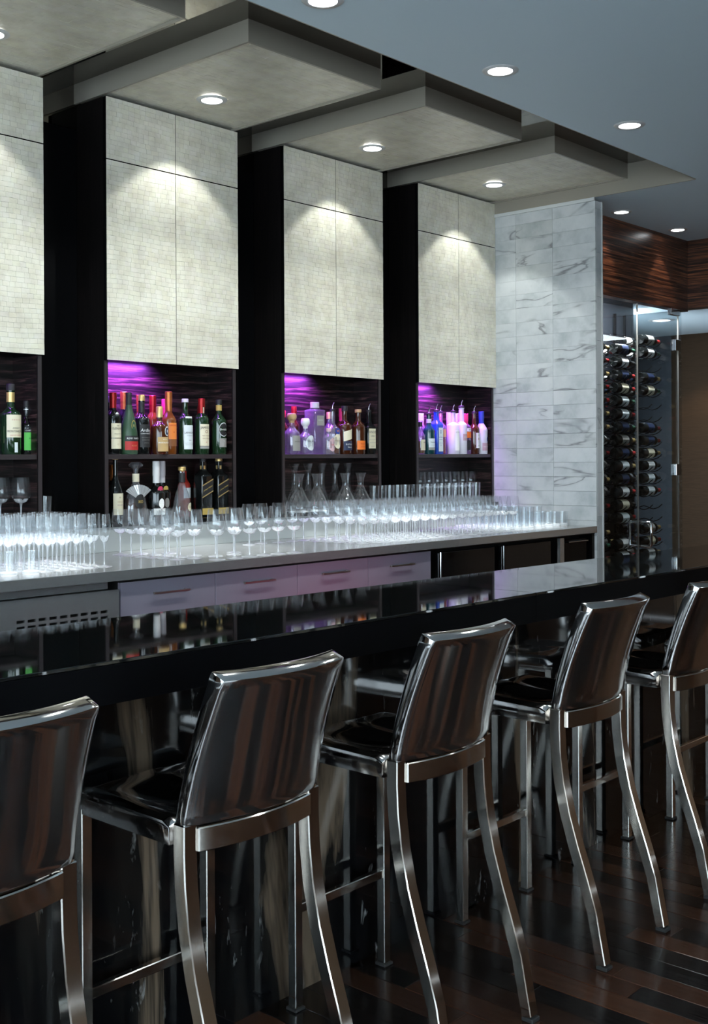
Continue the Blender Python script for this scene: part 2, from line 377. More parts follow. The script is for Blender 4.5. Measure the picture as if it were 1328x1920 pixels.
# ceiling trays with shell mosaic
def mosaic(name, w, h, parent, loc, rot=(0, 0, 0), tw=.036, th=.022, seed=0):
    """w x h face in local xz plane looking to -y: little shell chips, each a tilted tablet"""
    R = random.Random(seed); vs = []; fs = []; tint = []
    nz = max(1, round(h/th)); dz = h/nz; ph = R.uniform(0, 6)
    def wob(x, z): return max(0, min(1, z/.03, (h-z)/.03))*.0035*sin(9*x+ph+2.3*sin(5*z+ph))+.0012*sin(31*x+7*z+ph)*max(0, min(1, z/.03, (h-z)/.03))
    for r in range(nz):
        x = 0; z = r*dz; xs = [0]
        x = tw*R.uniform(.3, 1)
        while x < w-tw*.35: xs.append(x); x += tw*R.uniform(.75, 1.2)
        xs.append(w)
        for a, b2 in zip(xs[:-1], xs[1:]):
            e = .0003; o = len(vs); d0 = R.uniform(0, .0008); d = [-.0012-d0-R.uniform(0, .0007) for _ in range(4)]
            p = [(a+e, z+e), (b2-e, z+e), (b2-e, z+dz-e), (a+e, z+dz-e)]; p = [(qx, min(max(qz+wob(qx, qz), e), h-e)) for qx, qz in p]
            vs += [(q[0], 0, q[1]) for q in p]+[(q[0], dd, q[1]) for q, dd in zip(p, d)]
            fs += [(o+4, o+5, o+6, o+7), (o, o+1, o+5, o+4), (o+1, o+2, o+6, o+5), (o+2, o+3, o+7, o+6), (o+3, o, o+4, o+7)]
            t = R.choice((.90, .95, .98, 1.0, 1.0)); c = (t, t*R.uniform(.95, 1), t*R.uniform(.88, 1), 1); tint += [c]*20
    me = bpy.data.meshes.new(name); me.from_pydata(vs, [], fs)
    ca = me.color_attributes.new('tint', 'FLOAT_COLOR', 'CORNER')
    ca.data.foreach_set('color', [q for c in tint for q in c])
    return obj(name, me, 'shell', parent, loc, rot, kind='stuff')
order = ['leftmost', 'second from left', 'third from left', 'rightmost']
lampname = []
def downlight(name_label, loc, wide, narrow, r=.062, col=COOL, lens='lens', group=None, cat='downlight', wang=102, tilt=(0, 0, 0), wtilt=0):
    d = thing('downlight', name_label, cat, loc, 0, group)
    ring = [(r*.80, -.001), (r*.82, -.006), (r*1.12, -.005), (r*1.2, -.001), (r*1.2, 0), (r*.80, 0), (r*.80, -.001)]
    obj('trim_ring', MB().lathe(ring, 40, close=False).mesh('trim_ring', 40), 'edgestrip', d)
    obj('lens', MB().lathe([(0, -.0035), (r*.5, -.0035), (r*.80, -.0015), (r*.80, 0), (0, 0)], 40).mesh('lens', 40), lens, d)
    if wide: spot(d, (0, 0, -.02), wide, wang, .12, col, .03, (radians(wtilt), 0, 0))
    if narrow: spot(d, (0, 0, -.021), narrow, 56, 1, col, .03, tilt); spot(d, (0, 0, -.022), narrow*11.5, 26, .6, col, .03, tilt)
    return d
for i, x0 in enumerate(PX):
    t = thing('ceiling_tray', f'shell mosaic ceiling tray with taupe sides, {order[i]} of the four', 'ceiling panel', (x0-.012 if i else x0-.012, 3.5, ZT), 0, 'ceiling trays above the back bar')
    w = PW+.004
    a, b2 = 0, w
    obj('frame', MB().box(0, w, 0, 1.25, .012, ZR-ZT).box(0, w, 0, .012, 0, .012).box(0, .012, .012, 1.25, 0, .012).box(w-.012, w, .012, 1.25, 0, .012).mesh('frame'), 'taupe', t)
    mosaic('shell_mosaic', w-.026, 1.225, t, (.013, 1.238, .012), (radians(90), 0, 0), .04, .026, 50+i) if False else None
    # chips laid on the underside: face plane turned to look down
    mo = mosaic('shell_mosaic', w-.026, 1.225, t, (.013, 1.238, .0125), (0, 0, 0), .045, .028, 50+i)
    mo.matrix_local = Matrix.Translation((.013, .013, .0115)) @ Matrix(((1, 0, 0, 0), (0, 0, 1, 0), (0, 1, 0, 0), (0, 0, 0, 1)))
    downlight(f'round recessed downlight in the {order[i]} shell tray', (x0+.405, 4.208, ZT+.004), TRAY_WIDE, TRAY_NARROW, wang=86, wtilt=8)

# back bar cabinets
for i, x0 in enumerate(PX):
    c = thing('shell_cabinet', f'tall black back bar cabinet with four shell mosaic doors and lit niche, {order[i]}', 'cabinet', (x0, YP, ZD), 0, 'shell cabinets along the back wall')
    zt = 3.246-ZD; zb = 1.992-ZD; zs = 2.947-ZD
    y0 = .03; yb = YB-YP-.002
    obj('carcase', MB().box(.004, PW-.004, y0, yb, zb+.034, zt).box(.004, .022, y0, yb, 0, zb+.034).box(PW-.022, PW-.004, y0, yb, 0, zb+.034).mesh('carcase'), 'ebony', c)
    cube('niche_back', (.022, PW-.022, yb-.02, yb, 0, zb+.034), 'nicheback', c)
    cube('niche_side', (PW-.024, PW-.0221, y0+.004, yb-.02, 0, zb), 'nicheback', c)
    sh = cube('shelf', (.022, PW-.024, y0+.004, yb-.021, 1.523-ZD, 1.545-ZD), 'frame', c, .001)
    cube('niche_frame', (.002, .021, y0-.005, y0+.003, 0, zb), 'frame', c)
    cube('niche_frame', (PW-.021, PW-.002, y0-.005, y0+.003, 0, zb), 'frame', c)
    for k, (a, b2, p, q) in enumerate(((0, PW/2, zs, zt), (PW/2, PW, zs, zt), (0, PW/2, zb, zs), (PW/2, PW, zb, zs))):
        e = .0016
        d = cube('door', (a+e, b2-e, .0046, y0-.001, p+e*1.6, q-e*1.6), 'black', c)
        mosaic('shell_mosaic', b2-a-2*e, q-p-3.2*e, d, (a+e, .0045, p+e*1.6), (0, 0, 0), .036, .0225, i*10+k)
    led = cube('led_strip', (.04, .46, .15, .168, zb+.024, zb+.0335), 'lenswarm', c)
    led.data.materials.clear(); led.data.materials.append(pbr('violet led', (1, 1, 1), .5, emit=((.45, .10, 1), 6)))
    area(c, (.23, .159, zb+.022), NICHE, .38, .015, (.42, .09, 1), (radians(30), 0, 0), spread=radians(115))
    if i == 3: area(c, (.42, .06, zb+.022), 7, .6, .015, (.50, .10, 1), (radians(12), 0, 0), spread=radians(80))
    else: area(c, (.42, .06, zb+.022), .5, .6, .015, (.50, .10, 1), (radians(8), 0, 0), spread=radians(110))
# ledge under the niches, with pale upstand
lg = thing('back_ledge', 'long black ledge with pale grey upstand behind the glasses', 'ledge', (-1, YP, ZK))
cube('ledge_top', (0, XM+.999, -.012, YB-YP-.006, ZD-ZK-.02, ZD-ZK-.0005), 'black', lg)
cube('upstand', (0, XM+.999, .0, .012, 0.0005, ZD-ZK-.02), 'steel', lg).data.materials.clear()
lg.children[-1].data.materials.append(pbr('pale satin upstand', (.50, .53, .53), .3))

# back counter
bc = thing('back_counter_top', 'stainless steel back counter top crowded with glasses', 'counter', (-1, YK, 0))
cube('steel_top', (0, XM+.998, .0, YP-YK, ZK-.042, ZK), 'steel', bc, .002)
def X(x): return x
# fridge with vent
fr = thing('undercounter_fridge', 'stainless steel undercounter fridge with slotted vent panel', 'fridge', (1.70, YK+.02, .02))
FZ = 1.005-.02
cube('body', (0, 1.075, .03, .70, 0, FZ-.01), 'blackgap', fr)
cube('upper_rail', (0, 1.03, .012, .03, FZ+.004, 1.039-.02), 'steel', fr, .002)
mbp = MB(); px0, px1, pz0, pz1 = .0, 1.075, FZ-.29, FZ
slots = [(a, b2) for a in [.615+.0465*k for k in range(9)] for b2 in [FZ-.088-.023*k for k in range(3)]]
xs = sorted({px0, px1} | {v for a, _ in slots for v in (a, a+.034)}); zs_ = sorted({pz0, pz1} | {v for _, q in slots for v in (q, q+.011)})
for xa, xb in zip(xs[:-1], xs[1:]):
    for za, zb_ in zip(zs_[:-1], zs_[1:]):
        if any(abs(xa-a) < 1e-4 and abs(za-q) < 1e-4 for a, q in slots): continue
        mbp.box(xa, xb, 0, .012, za, zb_)
obj('vent_panel', mbp.mesh('vent_panel'), 'steel', fr)
cube('door', (0, 1.075, .0, .03, .08, FZ-.30), 'steel', fr, .003)
# drawer units
ords = ['first', 'second', 'third', 'fourth']
for k in range(4):
    x0 = 2.788+k*.5015
    d = thing('drawer_unit', f'pale lilac gloss drawer unit under the counter, {ords[k]} from the steel fridge', 'drawer unit', (x0, YK+.03, .02), 0, 'lilac drawer units')
    cube('body', (.0, .5015, .02, .66, 0, ZK-.044-.02), 'blackgap', d)
    for z0, z1 in ((.03, .45), (.455, .74), (.745, 1.008)):
        f = cube('drawer_front', (.0015, .5, 0, .019, z0, z1), 'lilac', d, .0015)
        hz = z1-.055
        hd = MB().box(.155, .345, -.022, -.014, hz-.004, hz+.004).box(.165, .173, -.014, 0, hz-.004, hz+.004).box(.327, .335, -.014, 0, hz-.005, hz+.005)
        obj('handle', hd.mesh('handle', bev=.001), 'satin', f)
# right hand equipment bay
eq = thing('equipment_bay', 'black open equipment bay under the counter by the marble wall', 'cabinet', (4.795, YK+.02, .02))
cube('body', (.01, 1.66, .10, .66, 0, ZK-.044-.02), 'blackgap', eq)
cube('fascia', (.0, XM-4.795, .0, .03, 1.012, ZK-.043-.02), 'black', eq)
cube('side', (1.64, XM-4.795-.003, .0, .09, 0, 1.011), 'black', eq)
for (a, b2) in ((.065, .585), (.655, 1.175)):
    p = cube('door', (a, b2, .01, .04, .35, .995), 'steel', eq, .004)
    p.data.materials.clear(); p.data.materials.append(pbr('dark smoked steel', (.055, .055, .058), .16, metal=.9))
    obj('handle', MB().tube([(a+.012, .004, .40), (a+.012, .004, .997)], .006, 8).mesh('handle', 40), 'chrome', p)
cube('post', (1.262, 1.308, .0, .02, 0, 1.005), 'steel', eq)
p = cube('door', (1.33, 1.60, .015, .04, .35, .99), 'black', eq, .003)
obj('handle', MB().tube([(1.36, .0, .975), (1.59, .0, .975)], .005, 8).mesh('handle', 40), 'chrome', p)

# ------------------------------------------------------------------ bar
def yfront(x): return 2.13-.0125*(x-1.28)
def yrear(x): return 2.713-.034*(x-1.63)
bar = thing('bar_counter', 'long bar counter with polished black granite top and black veined stone front', 'bar', (0, 0, 0))
SEAM = 3.25
for a, b2 in ((-1.6, SEAM-.001), (SEAM+.001, 6.6)):
    obj('granite_slab', MB().prism([(a, yfront(a)), (b2, yfront(b2)), (b2, yrear(b2)), (a, yrear(a))], 1.061, 1.07).mesh('granite_slab', bev=.0015, bseg=1), 'granite', bar)
    obj('apron', MB().prism([(a, yfront(a)+.001), (b2, yfront(b2)+.001), (b2, yfront(b2)+.03), (a, yfront(a)+.03)], .972, 1.0605).mesh('apron'), 'apron', bar)
    obj('top_support', MB().prism([(a, yfront(a)+.031), (b2, yfront(b2)+.031), (b2, yrear(b2)-.05), (a, yrear(a)-.05)], .985, 1.0605).mesh('top_support'), 'blackgap', bar)
YBF = 2.315
cube('body', (-1.6, 6.6, YBF+.021, 2.52, .0, .9845), 'blackgap', bar)
xs = -1.58; k = 0
while xs < 6.5:
    w = .78
    cube('stone_slab', (0, w-.0015, 0, .02, .0, .9842), 'barstone', bar, .001, loc=(xs, YBF, 0)); xs += w
cube('speed_rail', (3.0, 5.2, 2.53, 2.60, .70, .78), 'steel', bar)
led = area(bar, (3.95, 2.62, .68), .8, .6, .03, (1, .10, .32), (radians(90), 0, 0), spread=radians(75))

# ------------------------------------------------------------------ stools
def bulge(x, k): return -k*(1-(x/.2)**2)
def make_stool():
    root = thing('bar_stool', '', 'stool', group='aluminium stools along the bar')
    # seat: rounded, dished
    nx, ny = 28, 26; mb = MB(); vs = []; fs = []
    def top(u, v):                     # u -1..1 across, v 0..1 rear to front
        x = u*.203*(1-.02*v); y = -.082+v*.352 + bulge(x, .035)*(1-v)**2
        z = .757
        dish = .020*max(0, 1-((abs(u)-.42)/.42)**2)*max(0, 1-((v-.42)/.36)**2)
        ridge = .008*math.exp(-(u/.22)**2)*math.exp(-((v-.78)/.2)**2)
        back = .010*max(0, 1-v/.18)**2
        edge = max(0, abs(u)-.9)/.1; fe = max(0, v-.9)/.1; re = max(0, .06-v)/.06
        z = z-dish+ridge-.008*edge**2-.012*fe**2-.006*re**2+.004*v
        return (x, y, z)
    for j in range(ny+1):
        for i in range(nx+1): vs.append(top(-1+2*i/nx, j/ny))
    for j in range(ny):
        for i in range(nx): a = j*(nx+1)+i; fs.append((a, a+1, a+nx+2, a+nx+1))
    rim = [i for i in range(nx+1)]+[(j+1)*(nx+1)+nx for j in range(ny)]+[ny*(nx+1)+i for i in range(nx-1, -1, -1)]+[j*(nx+1) for j in range(ny-1, 0, -1)]
    o = len(vs); n = len(rim)
    for idx in rim: x, y, z = vs[idx]; vs.append((x*1.012, y, z-.006))
    for idx in rim: x, y, z = vs[idx]; vs.append((x*1.012, y, .703))
    for idx in rim: x, y, z = vs[idx]; vs.append((x*.96, y*.98+.004, .699))
    for lvl in range(3):
        for k in range(n):
            a = rim[k] if lvl == 0 else o+(lvl-1)*n+k; b2 = rim[(k+1) % n] if lvl == 0 else o+(lvl-1)*n+(k+1) % n
            fs.append((a, b2, o+lvl*n+(k+1) % n, o+lvl*n+k))
    fs.append(tuple(range(o+2*n, o+3*n)))
    obj('seat', MB().add(vs, fs).mesh('seat', 38), 'alu', root)
    # back slab: curved plate with thickness, leaning back
    nx, nz = 20, 14; vs = []; fs = []
    def bk(u, v, side):
        x = u*(.202-.018*v); yc = -.098-.012*v-.078*v**1.5+bulge(x, .036+.004*v)
        th = .030+.010*v
        return (x, yc-(th if side else 0), .748+(.334-(.016 if side else 0))*v)
    for side in (0, 1):
        for j in range(nz+1):
            for i in range(nx+1): vs.append(bk(-1+2*i/nx, j/nz, side))
    m1 = (nx+1)*(nz+1)
    for j in range(nz):
        for i in range(nx):
            a = j*(nx+1)+i; q = (a, a+1, a+nx+2, a+nx+1); fs.append(q[::-1]); fs.append(tuple(t+m1 for t in q))
    for i in range(nx): fs.append((i, i+1, i+1+m1, i+m1)); a = nz*(nx+1)+i; fs.append((a+1, a, a+m1, a+1+m1))
    for j in range(nz):
        a = j*(nx+1); fs.append((a+nx+1, a, a+m1, a+nx+1+m1)); a += nx; fs.append((a, a+nx+1, a+nx+1+m1, a+m1))
    obj('backrest', MB().add(vs, fs).mesh('backrest', 35, bev=.004, bseg=2), 'alu', root)
    # rear rail under the backrest
    path = [(-.17+.34*i/14, -.112+bulge(-.17+.34*i/14, .036), .7165) for i in range(15)]
    vs = []; fs = []
    for (x, y, z) in path: vs += [(x, y-.016, z-.026), (x, y+.010, z-.026), (x, y+.010, z+.026), (x, y-.016, z+.026)]
    for i in range(14): fs += [(i*4+k, i*4+(k+1) % 4, i*4+4+(k+1) % 4, i*4+4+k) for k in range(4)]
    fs += [(3, 2, 1, 0), (56, 57, 58, 59)]
    obj('rear_rail', MB().add(vs, fs).mesh('rear_rail', 25, bev=.0025, bseg=1), 'alubar', root)
    pts = [(-.268, .012), (-.255, .075), (-.237, .165), (-.208, .255), (-.176, .345), (-.148, .435), (-.127, .53), (-.116, .62), (-.113, .69), (-.1135, .752)]
    for s in (-1, 1):
        lg = obj('leg', MB().sweep([(s*.1865, y, z) for y, z in pts], .037, [.031, .032, .034, .035, .036, .036, .036, .036, .036, .036]).mesh('leg', 25, bev=.0025, bseg=1), 'alubar', root)
        obj('foot_glide', MB().box(s*.1865-.018, s*.1865+.018, -.288, -.252, 0, .011).mesh('foot_glide', bev=.002), 'rubber', lg)
        lg = obj('leg', MB().box(s*.188-.0145, s*.188+.0145, .237, .266, .008, .715).mesh('leg', 25, bev=.002, bseg=1), 'alubar', root)
        obj('foot_glide', MB().box(s*.188-.019, s*.188+.019, .232, .271, 0, .0085).mesh('foot_glide', bev=.002), 'rubber', lg)
    obj('footrest', MB().box(-.174, .174, .242, .262, .263, .289).mesh('footrest', 25, bev=.002, bseg=1), 'alubar', root)
    return root
st = make_stool()
spots = [(1.078, 2.0, .5, 'polished aluminium bar stool cut off by the left edge, nearest the camera'),
         (1.752, 2.003, 0, 'polished aluminium bar stool second from the left, in front of brown veined stone'),
         (2.438, 1.995, 0, 'polished aluminium bar stool third from the left, middle of the row'),
         (3.219, 2.003, 0, 'polished aluminium bar stool fourth from the left, feet fully in view on the floor'),
         (3.945, 2.005, 0, 'polished aluminium bar stool fifth from the left, cut off by the right edge'),
         (4.668, 1.99, 0, 'polished aluminium bar stool farthest along the bar, mostly out of view at right')]
for i, (x, y, a, lab) in enumerate(spots):
    o = st if i == 0 else copy_tree(st)
    o.location = (x, y, 0); o.rotation_euler = (0, 0, radians(a)); o['label'] = lab

# ------------------------------------------------------------------ ceiling downlights
for k, (x, y) in enumerate(((1.95, 2.83), (3.02, 2.85), (4.08, 2.81), (5.19, 2.80))):
    nm = ['above the bar, out of view at left', 'above the bar at the top edge of the picture', 'in the blue grey ceiling, largest in view', 'in the blue grey ceiling, second along from the trays'][k]
    downlight('round downlight '+nm, (x, y, ZC+.001), BAR_DOWN, 0, .065, wang=150, group='downlights over the bar')
for k, (x, y) in enumerate(((6.99, 3.835), (7.82, 3.835))):
    downlight(['small round downlight beside the marble wall over the wine cabinet', 'small round downlight nearest the striped wood corner'][k], (x, y, ZC+.001), 0, 0, .058, lens='lens', group='downlights over the wine cabinet')
    d = [o for o in COL.objects if o.name.startswith('downlight')][-1]
    spot(d, (0, 0, -.02), FASCIA_DOWN, 62, .35, (1, .86, .74), .02, (radians(12), 0, 0))
    spot(d, (0, 0, -.021), 140, 32, .5, (.95, .97, 1), .03)
for k, (x, y) in enumerate(((.6, .8), (2.2, .8), (3.8, .8), (5.4, .8), (1.4, -1.6), (5.2, -1.6))):  # unseen rows, added for highlights on stool tops and floor
    downlight('unseen ceiling downlight added over the room behind the stools, '+['near the left wall', 'second along', 'third along', 'near the right', 'left by the windows', 'right of the windows'][k], (x, y, ZC+.001), ROOM_DOWN, 0, .062, wang=95, group='downlights over the room')

for k, (x, y) in enumerate(((9.35, -2.4), (9.35, -.9), (9.35, .6))):  # unseen lamps added to warm the wall mirrored in the stools
    d = downlight(f'added warm downlight for stool reflections at the brown side wall, {["first", "second", "third"][k]} from the windows', (x, y, ZC+.001), 0, 0, .06, group='added warm wall washers')
    spot(d, (0, 0, -.02), 75, 90, .6, WARM, .03, (0, radians(-22), 0))
# ------------------------------------------------------------------ wine cabinet and right side
f1 = cube('trim_6', (XM+.086, 8.28, 3.98, 4.05, 2.632, ZC), 'macassar'); tag(f1, 'striped dark wood fascia above the glass wine cabinet', 'trim', kind='structure')
f2 = cube('trim_7', (8.28, 8.36, 2.6, 4.05, 2.652, ZC), 'macassar'); tag(f2, 'striped dark wood fascia over the corridor opening', 'trim', kind='structure')
w1 = cube('wall_far', (10.05, 10.15, 2.0, 5.0, 0, 2.66), 'corridor'); tag(w1, 'brown textured corridor wall beyond the glass door', 'wall', kind='structure')
w2 = cube('wall_far', (10.05, 10.15, 5.0, 5.4, 0, 2.66), 'greywall'); tag(w2, 'grey blue corridor wall seen through the glass door', 'wall', kind='structure')
w4 = cube('wall_far', (8.28, 10.15, 5.4, 5.5, 0, 2.66), 'greywall'); tag(w4, 'grey blue corridor end wall', 'wall', kind='structure')
f3 = cube('trim_9', (8.36, 10.05, 2.6, 2.68, 2.652, ZC), 'macassar'); tag(f3, 'striped wood fascia at the corridor mouth', 'trim', kind='structure')
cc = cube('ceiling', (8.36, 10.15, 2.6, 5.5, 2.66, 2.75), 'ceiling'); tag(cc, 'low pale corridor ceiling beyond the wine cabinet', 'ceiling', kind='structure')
w3 = cube('wall_back', (XM+.086, 8.24, 4.42, 4.46, 0, 2.694), 'black'); w3.data.materials.clear(); w3.data.materials.append(pbr('slate back panel', (.010, .012, .016), .4))
tag(w3, 'dark slate back wall of the wine cabinet', 'wall', kind='structure')
wc = cube('ceiling', (XM+.086, 8.28, 4.05, 4.46, 2.695, 2.72), 'black'); tag(wc, 'dark ceiling inside the wine cabinet', 'ceiling', kind='structure')
gp = cube('window_1', (XM+.086, 7.488, 3.985, 3.995, .03, 2.632), 'pane'); tag(gp, 'fixed glass front of the wine cabinet beside the marble wall', 'window', kind='structure')
gd = thing('door_1', 'frameless glass door of the wine cabinet with chrome pull handle', 'door', (8.125, 3.99, .02), 0, kind='structure')
cube('glass_pane', (-.632, 0, -.006, .006, 0, 2.60), 'pane', gd)
cube('edge_strip', (-.634, -.632, -.006, .006, 0, 2.60), 'satin', gd)
for s in (-1, 1):
    obj('pull_handle', MB().tube([(-.60, s*.006, .86), (-.60, s*.075, .86), (-.60, s*.085, .872), (-.60, s*.085, 1.02), (-.60, s*.075, 1.032), (-.60, s*.006, 1.032)], .011, 10).mesh('pull_handle', 50), 'chrome', gd)
for z in (1.36, 2.30): cube('hinge', (-.065, .02, -.018, .018, z, z+.085), 'chrome', gd, .003)
cube('patch_fitting', (-.13, .01, -.016, .016, 2.565, 2.615), 'chrome', gd, .003)
gs = cube('window_2', (8.20, 8.21, 4.0, 4.42, .03, 2.64), 'pane'); tag(gs, 'narrow glass side of the wine cabinet', 'window', kind='structure')
post = cube('trim_8', (8.130, 8.135, 3.986, 3.996, 0, 2.632), 'satin'); tag(post, 'slim upright strip beside the glass door', 'trim', kind='structure')
# corridor lamp
dl = downlight('round corridor downlight behind the glass door', (8.85, 4.49, 2.659), 0, 0, .09, lens='lenswarm')
spot(dl, (0, 0, -.02), 3, 120, .5, (.75, .8, 1), .05)
dl = downlight('warm corridor downlight washing the brown wall', (9.72, 4.3, 2.659), 0, 0, .06, lens='lenswarm')
spot(dl, (0, 0, -.02), 60, 60, .6, WARM, .03, (radians(25), radians(-4), 0))
wl1 = thing('cabinet_fill_lamp', 'unseen added lamp in the ceiling of the wine cabinet', 'lamp', (7.3, 4.09, 2.694))  # added out of view to brighten the wine bottles
cube('lens', (-.6, .6, -.015, .015, -.006, 0), 'lenswarm', wl1)
area(wl1, (0, 0, -.01), 75, 1.2, .03, (.95, .97, 1), (radians(18), 0, 0))
# racks and wine bottles
def wine_bottle_meshes():
    R = .038
    prof = [(0, .004), (.02, .002), (.034, 0), (R, .006), (R, .185), (.0365, .20), (.030, .215), (.020, .232), (.0155, .25), (.0145, .262), (.0145, .292)]
    body = MB().lathe(prof, 20).mesh('glass_body', 40)
    cap = MB().lathe([(.0150, .245), (.0153, .25), (.0153, .293), (0, .294)], 16).mesh('capsule', 40)
    lab = MB().lathe([(R+.0006, .062), (R+.0006, .158)], 20, close=False).mesh('paper_label', 40)
    return body, cap, lab
wb_, wc_, wl_ = wine_bottle_meshes()
LABM = ['white', 'palewhite', 'cream', 'white', 'greyp', 'navy']
CAPM = ['blackp', 'foilred', 'redp', 'blackp', 'foilgold', 'darkgreenp']
labmesh = {}; capmesh = {}; bodymesh = {}
for k in set(LABM): labmesh[k] = wl_.copy(); labmesh[k].materials.append(M[k])
for k in set(CAPM): capmesh[k] = wc_.copy(); capmesh[k].materials.append(M[k])
wb_.materials.append(M['blackbottle'])
ordn = ['top', 'second', 'third', 'fourth', 'fifth', 'sixth', 'seventh', 'eighth', 'ninth', 'tenth', 'eleventh', 'twelfth', 'thirteenth', 'fourteenth', 'fifteenth', 'sixteenth', 'seventeenth', 'eighteenth']
lnam = dict(white='white', palewhite='bluish white', cream='cream', greyp='grey', navy='dark')
cnam = dict(blackp='black', foilred='red', redp='red', foilgold='gold', darkgreenp='green')
RZ = [2.405-.0945*k for k in range(18)]
cols = [(6.70, 'rack beside marble'), (7.09, 'middle rack'), (7.47, 'rack left of the door'), (7.865, 'rack behind the door')]
Rr = random.Random(5)
for ci, (cx, cn) in enumerate(cols):
    for dy in (0,):
        rk = thing('wine_rack', f'black wall rack of wavy metal rods, the {cn}', 'rack', (cx, 4.40, 0), 0, 'wine racks in the glass cabinet')
        for s in (.05, .20): cube('upright', (s-.008, s+.008, -.006, .012, .45, 2.62), 'black', rk)
        for z in RZ:
            for s in (.05, .20):
                pts = [(s, -.006-.30*t/12, z-.043+.011*cos(2*pi*t/6.0)-.002*(t == 12)+(.018 if t == 12 else 0)) for t in range(13)]
                if s == .05: me = MB().tube(pts, .0035, 5).mesh('rod', 60)
                obj('rod', MB().tube(pts, .0035, 5).mesh('rod', 60), 'black', rk)
    empty = {0: {0, 4, 14}, 1: {0, 14}, 2: {0, 15}, 3: {2, 5, 6, 13, 14}}[ci]
    for ri, z in enumerate(RZ):
        if ri in empty: continue
        for di, yy in enumerate((4.145, 4.325)):
            if di and ci != 3 and Rr.random() < .35: continue
            lk = Rr.choice(LABM) if not di else Rr.choice(('greyp', 'navy', 'white')); ck = Rr.choice(CAPM)
            if ci == 3 and ri in (1, 3, 7, 8, 9): lk = ['', 'navy', '', 'navy', '', '', '', 'navy', 'navy', 'cream'][ri] if ri > 1 else 'white'
            if ci == 3 and ri in (7, 8): ck = 'foilred'
            row = 'front' if di == 0 else 'rear'
            b = thing('wine_bottle', f'wine bottle with {lnam[lk]} label, {ordn[ri]} row {row}, {cn}', 'bottle', (cx-.04, yy, z-.005), 0, 'wine bottles lying in the rack')
            b.rotation_euler = (Rr.uniform(-2, 2), radians(90), 0)
            b.rotation_euler = Matrix.Rotation(radians(90), 3, 'Y').to_euler()
            obj('glass_body', wb_, None, b); obj('capsule', capmesh[ck], None, b); obj('paper_label', labmesh[lk], None, b)

# ------------------------------------------------------------------ glasses
def prof_bowl(pts, n=6):          # Catmull-Rom through (r, z)
    out = []
    for i in range(len(pts)-1):
        p0 = pts[max(i-1, 0)]; p1 = pts[i]; p2 = pts[i+1]; p3 = pts[min(i+2, len(pts)-1)]
        for k in range(n):
            t = k/n
            out.append(tuple(max(0, .5*(2*b+(c-a)*t+(2*a-5*b+4*c-d)*t*t+(3*b-a-3*c+d)*t**3)) for a, b, c, d in zip(p0, p1, p2, p3)))
    out.append(pts[-1]); return out
def stem_glass(name, bowl, stem_r, z_b, foot_r, H, seg=28):
    root = thing(name, '', 'glass'); b0 = bowl[0][0]
    obj('bowl', MB().lathe(prof_bowl(bowl, 5), seg, close=False).mesh('bowl', 80), 'glass', root)
    zz = bowl[1][1]*.3+bowl[2][1]*.7; rt = bowl[2][0]; hh = zz-z_b; mb = MB(); nn = 20; vs = []  # star-shaped insert imitates light refracted in the bowl bottom
    for r, z, am in ((.0042, z_b+.001, 0), (rt*.30, z_b+hh*.22, .12), (rt*.60, z_b+hh*.55, .22), (rt*.74, zz, .30), (rt*.22, z_b+hh*.42, .2)):
        for k in range(nn): q = r*(1+am*(1 if k % 2 else -1)*.6); t = 2*pi*k/nn; vs.append((q*cos(t), q*sin(t), z+(am*.018*(1 if k % 4 else -.6) if am > .25 else 0)))
    fs = [(i*nn+k, i*nn+(k+1) % nn, (i+1)*nn+(k+1) % nn, (i+1)*nn+k) for i in range(4) for k in range(nn)]+[tuple(range(nn))[::-1], tuple(range(4*nn, 5*nn))]
    obj('bowl_sparkle', mb.add(vs, fs).mesh('bowl_sparkle'), 'basin', root)
    st_p = prof_bowl([(stem_r*1.5, .006), (stem_r, .016), (stem_r*.85, z_b*.55), (stem_r*1.15, z_b-.012), (b0*1.02+stem_r*.9, z_b+.004), (0, z_b+.007)], 4)
    obj('stem', MB().lathe(st_p, 14).mesh('stem', 80), 'stemglass', root)
    obj('foot', MB().lathe([(foot_r*.2, .0075), (foot_r*.5, .0042), (foot_r*.95, .0022), (foot_r, .001), (foot_r*.97, 0), (0, .0002)], seg).mesh('foot', 60), 'stemglass', root)
    return root
def proto_wine(s=1.0, wide=1.0):
    b = [(.004, .100), (.018, .103), (.034, .122), (.0405, .148), (.038, .182), (.0335, .215)]
    return stem_glass('wine_glass', [(r*s*wide, z*s) for r, z in b], .0037*s, .100*s, .035*s*wide, .215*s)
def proto_flute():
    return stem_glass('champagne_flute', [(.004, .098), (.012, .103), (.0215, .128), (.0255, .165), (.0245, .195), (.0225, .216)], .0034, .098, .031, .216)
def proto_tumbler(name, H, r0, r1, seg=26):
    root = thing(name, '', 'glass')
    obj('wall', MB().lathe([(r0, .004), (r0*1.02, .014), (r1, H), (r1-.0018, H), (r0-.001, .016)], seg, close=False).mesh('wall', 60), 'glass', root)
    obj('thick_base', MB().lathe([(0, 0), (r0*.9, 0), (r0*.99, .003), (r0*.985, .011), (r0*.8, .0145), (0, .0125)], seg).mesh('thick_base', 50), 'basin', root)
    return root
def place(proto, used, pts, label, group, labs=None):
    for n_, (x, y, z) in enumerate(pts):
        if labs: label = labs[n_]
        o = copy_tree(proto) if used[0] else proto
        used[0] = True
        o.location = (x, y, z); o.rotation_euler = (0, 0, random.uniform(0, 6)); o['label'] = label; o['group'] = group
def jit(s): return random.uniform(-s, s)
zc = ZK+.0006
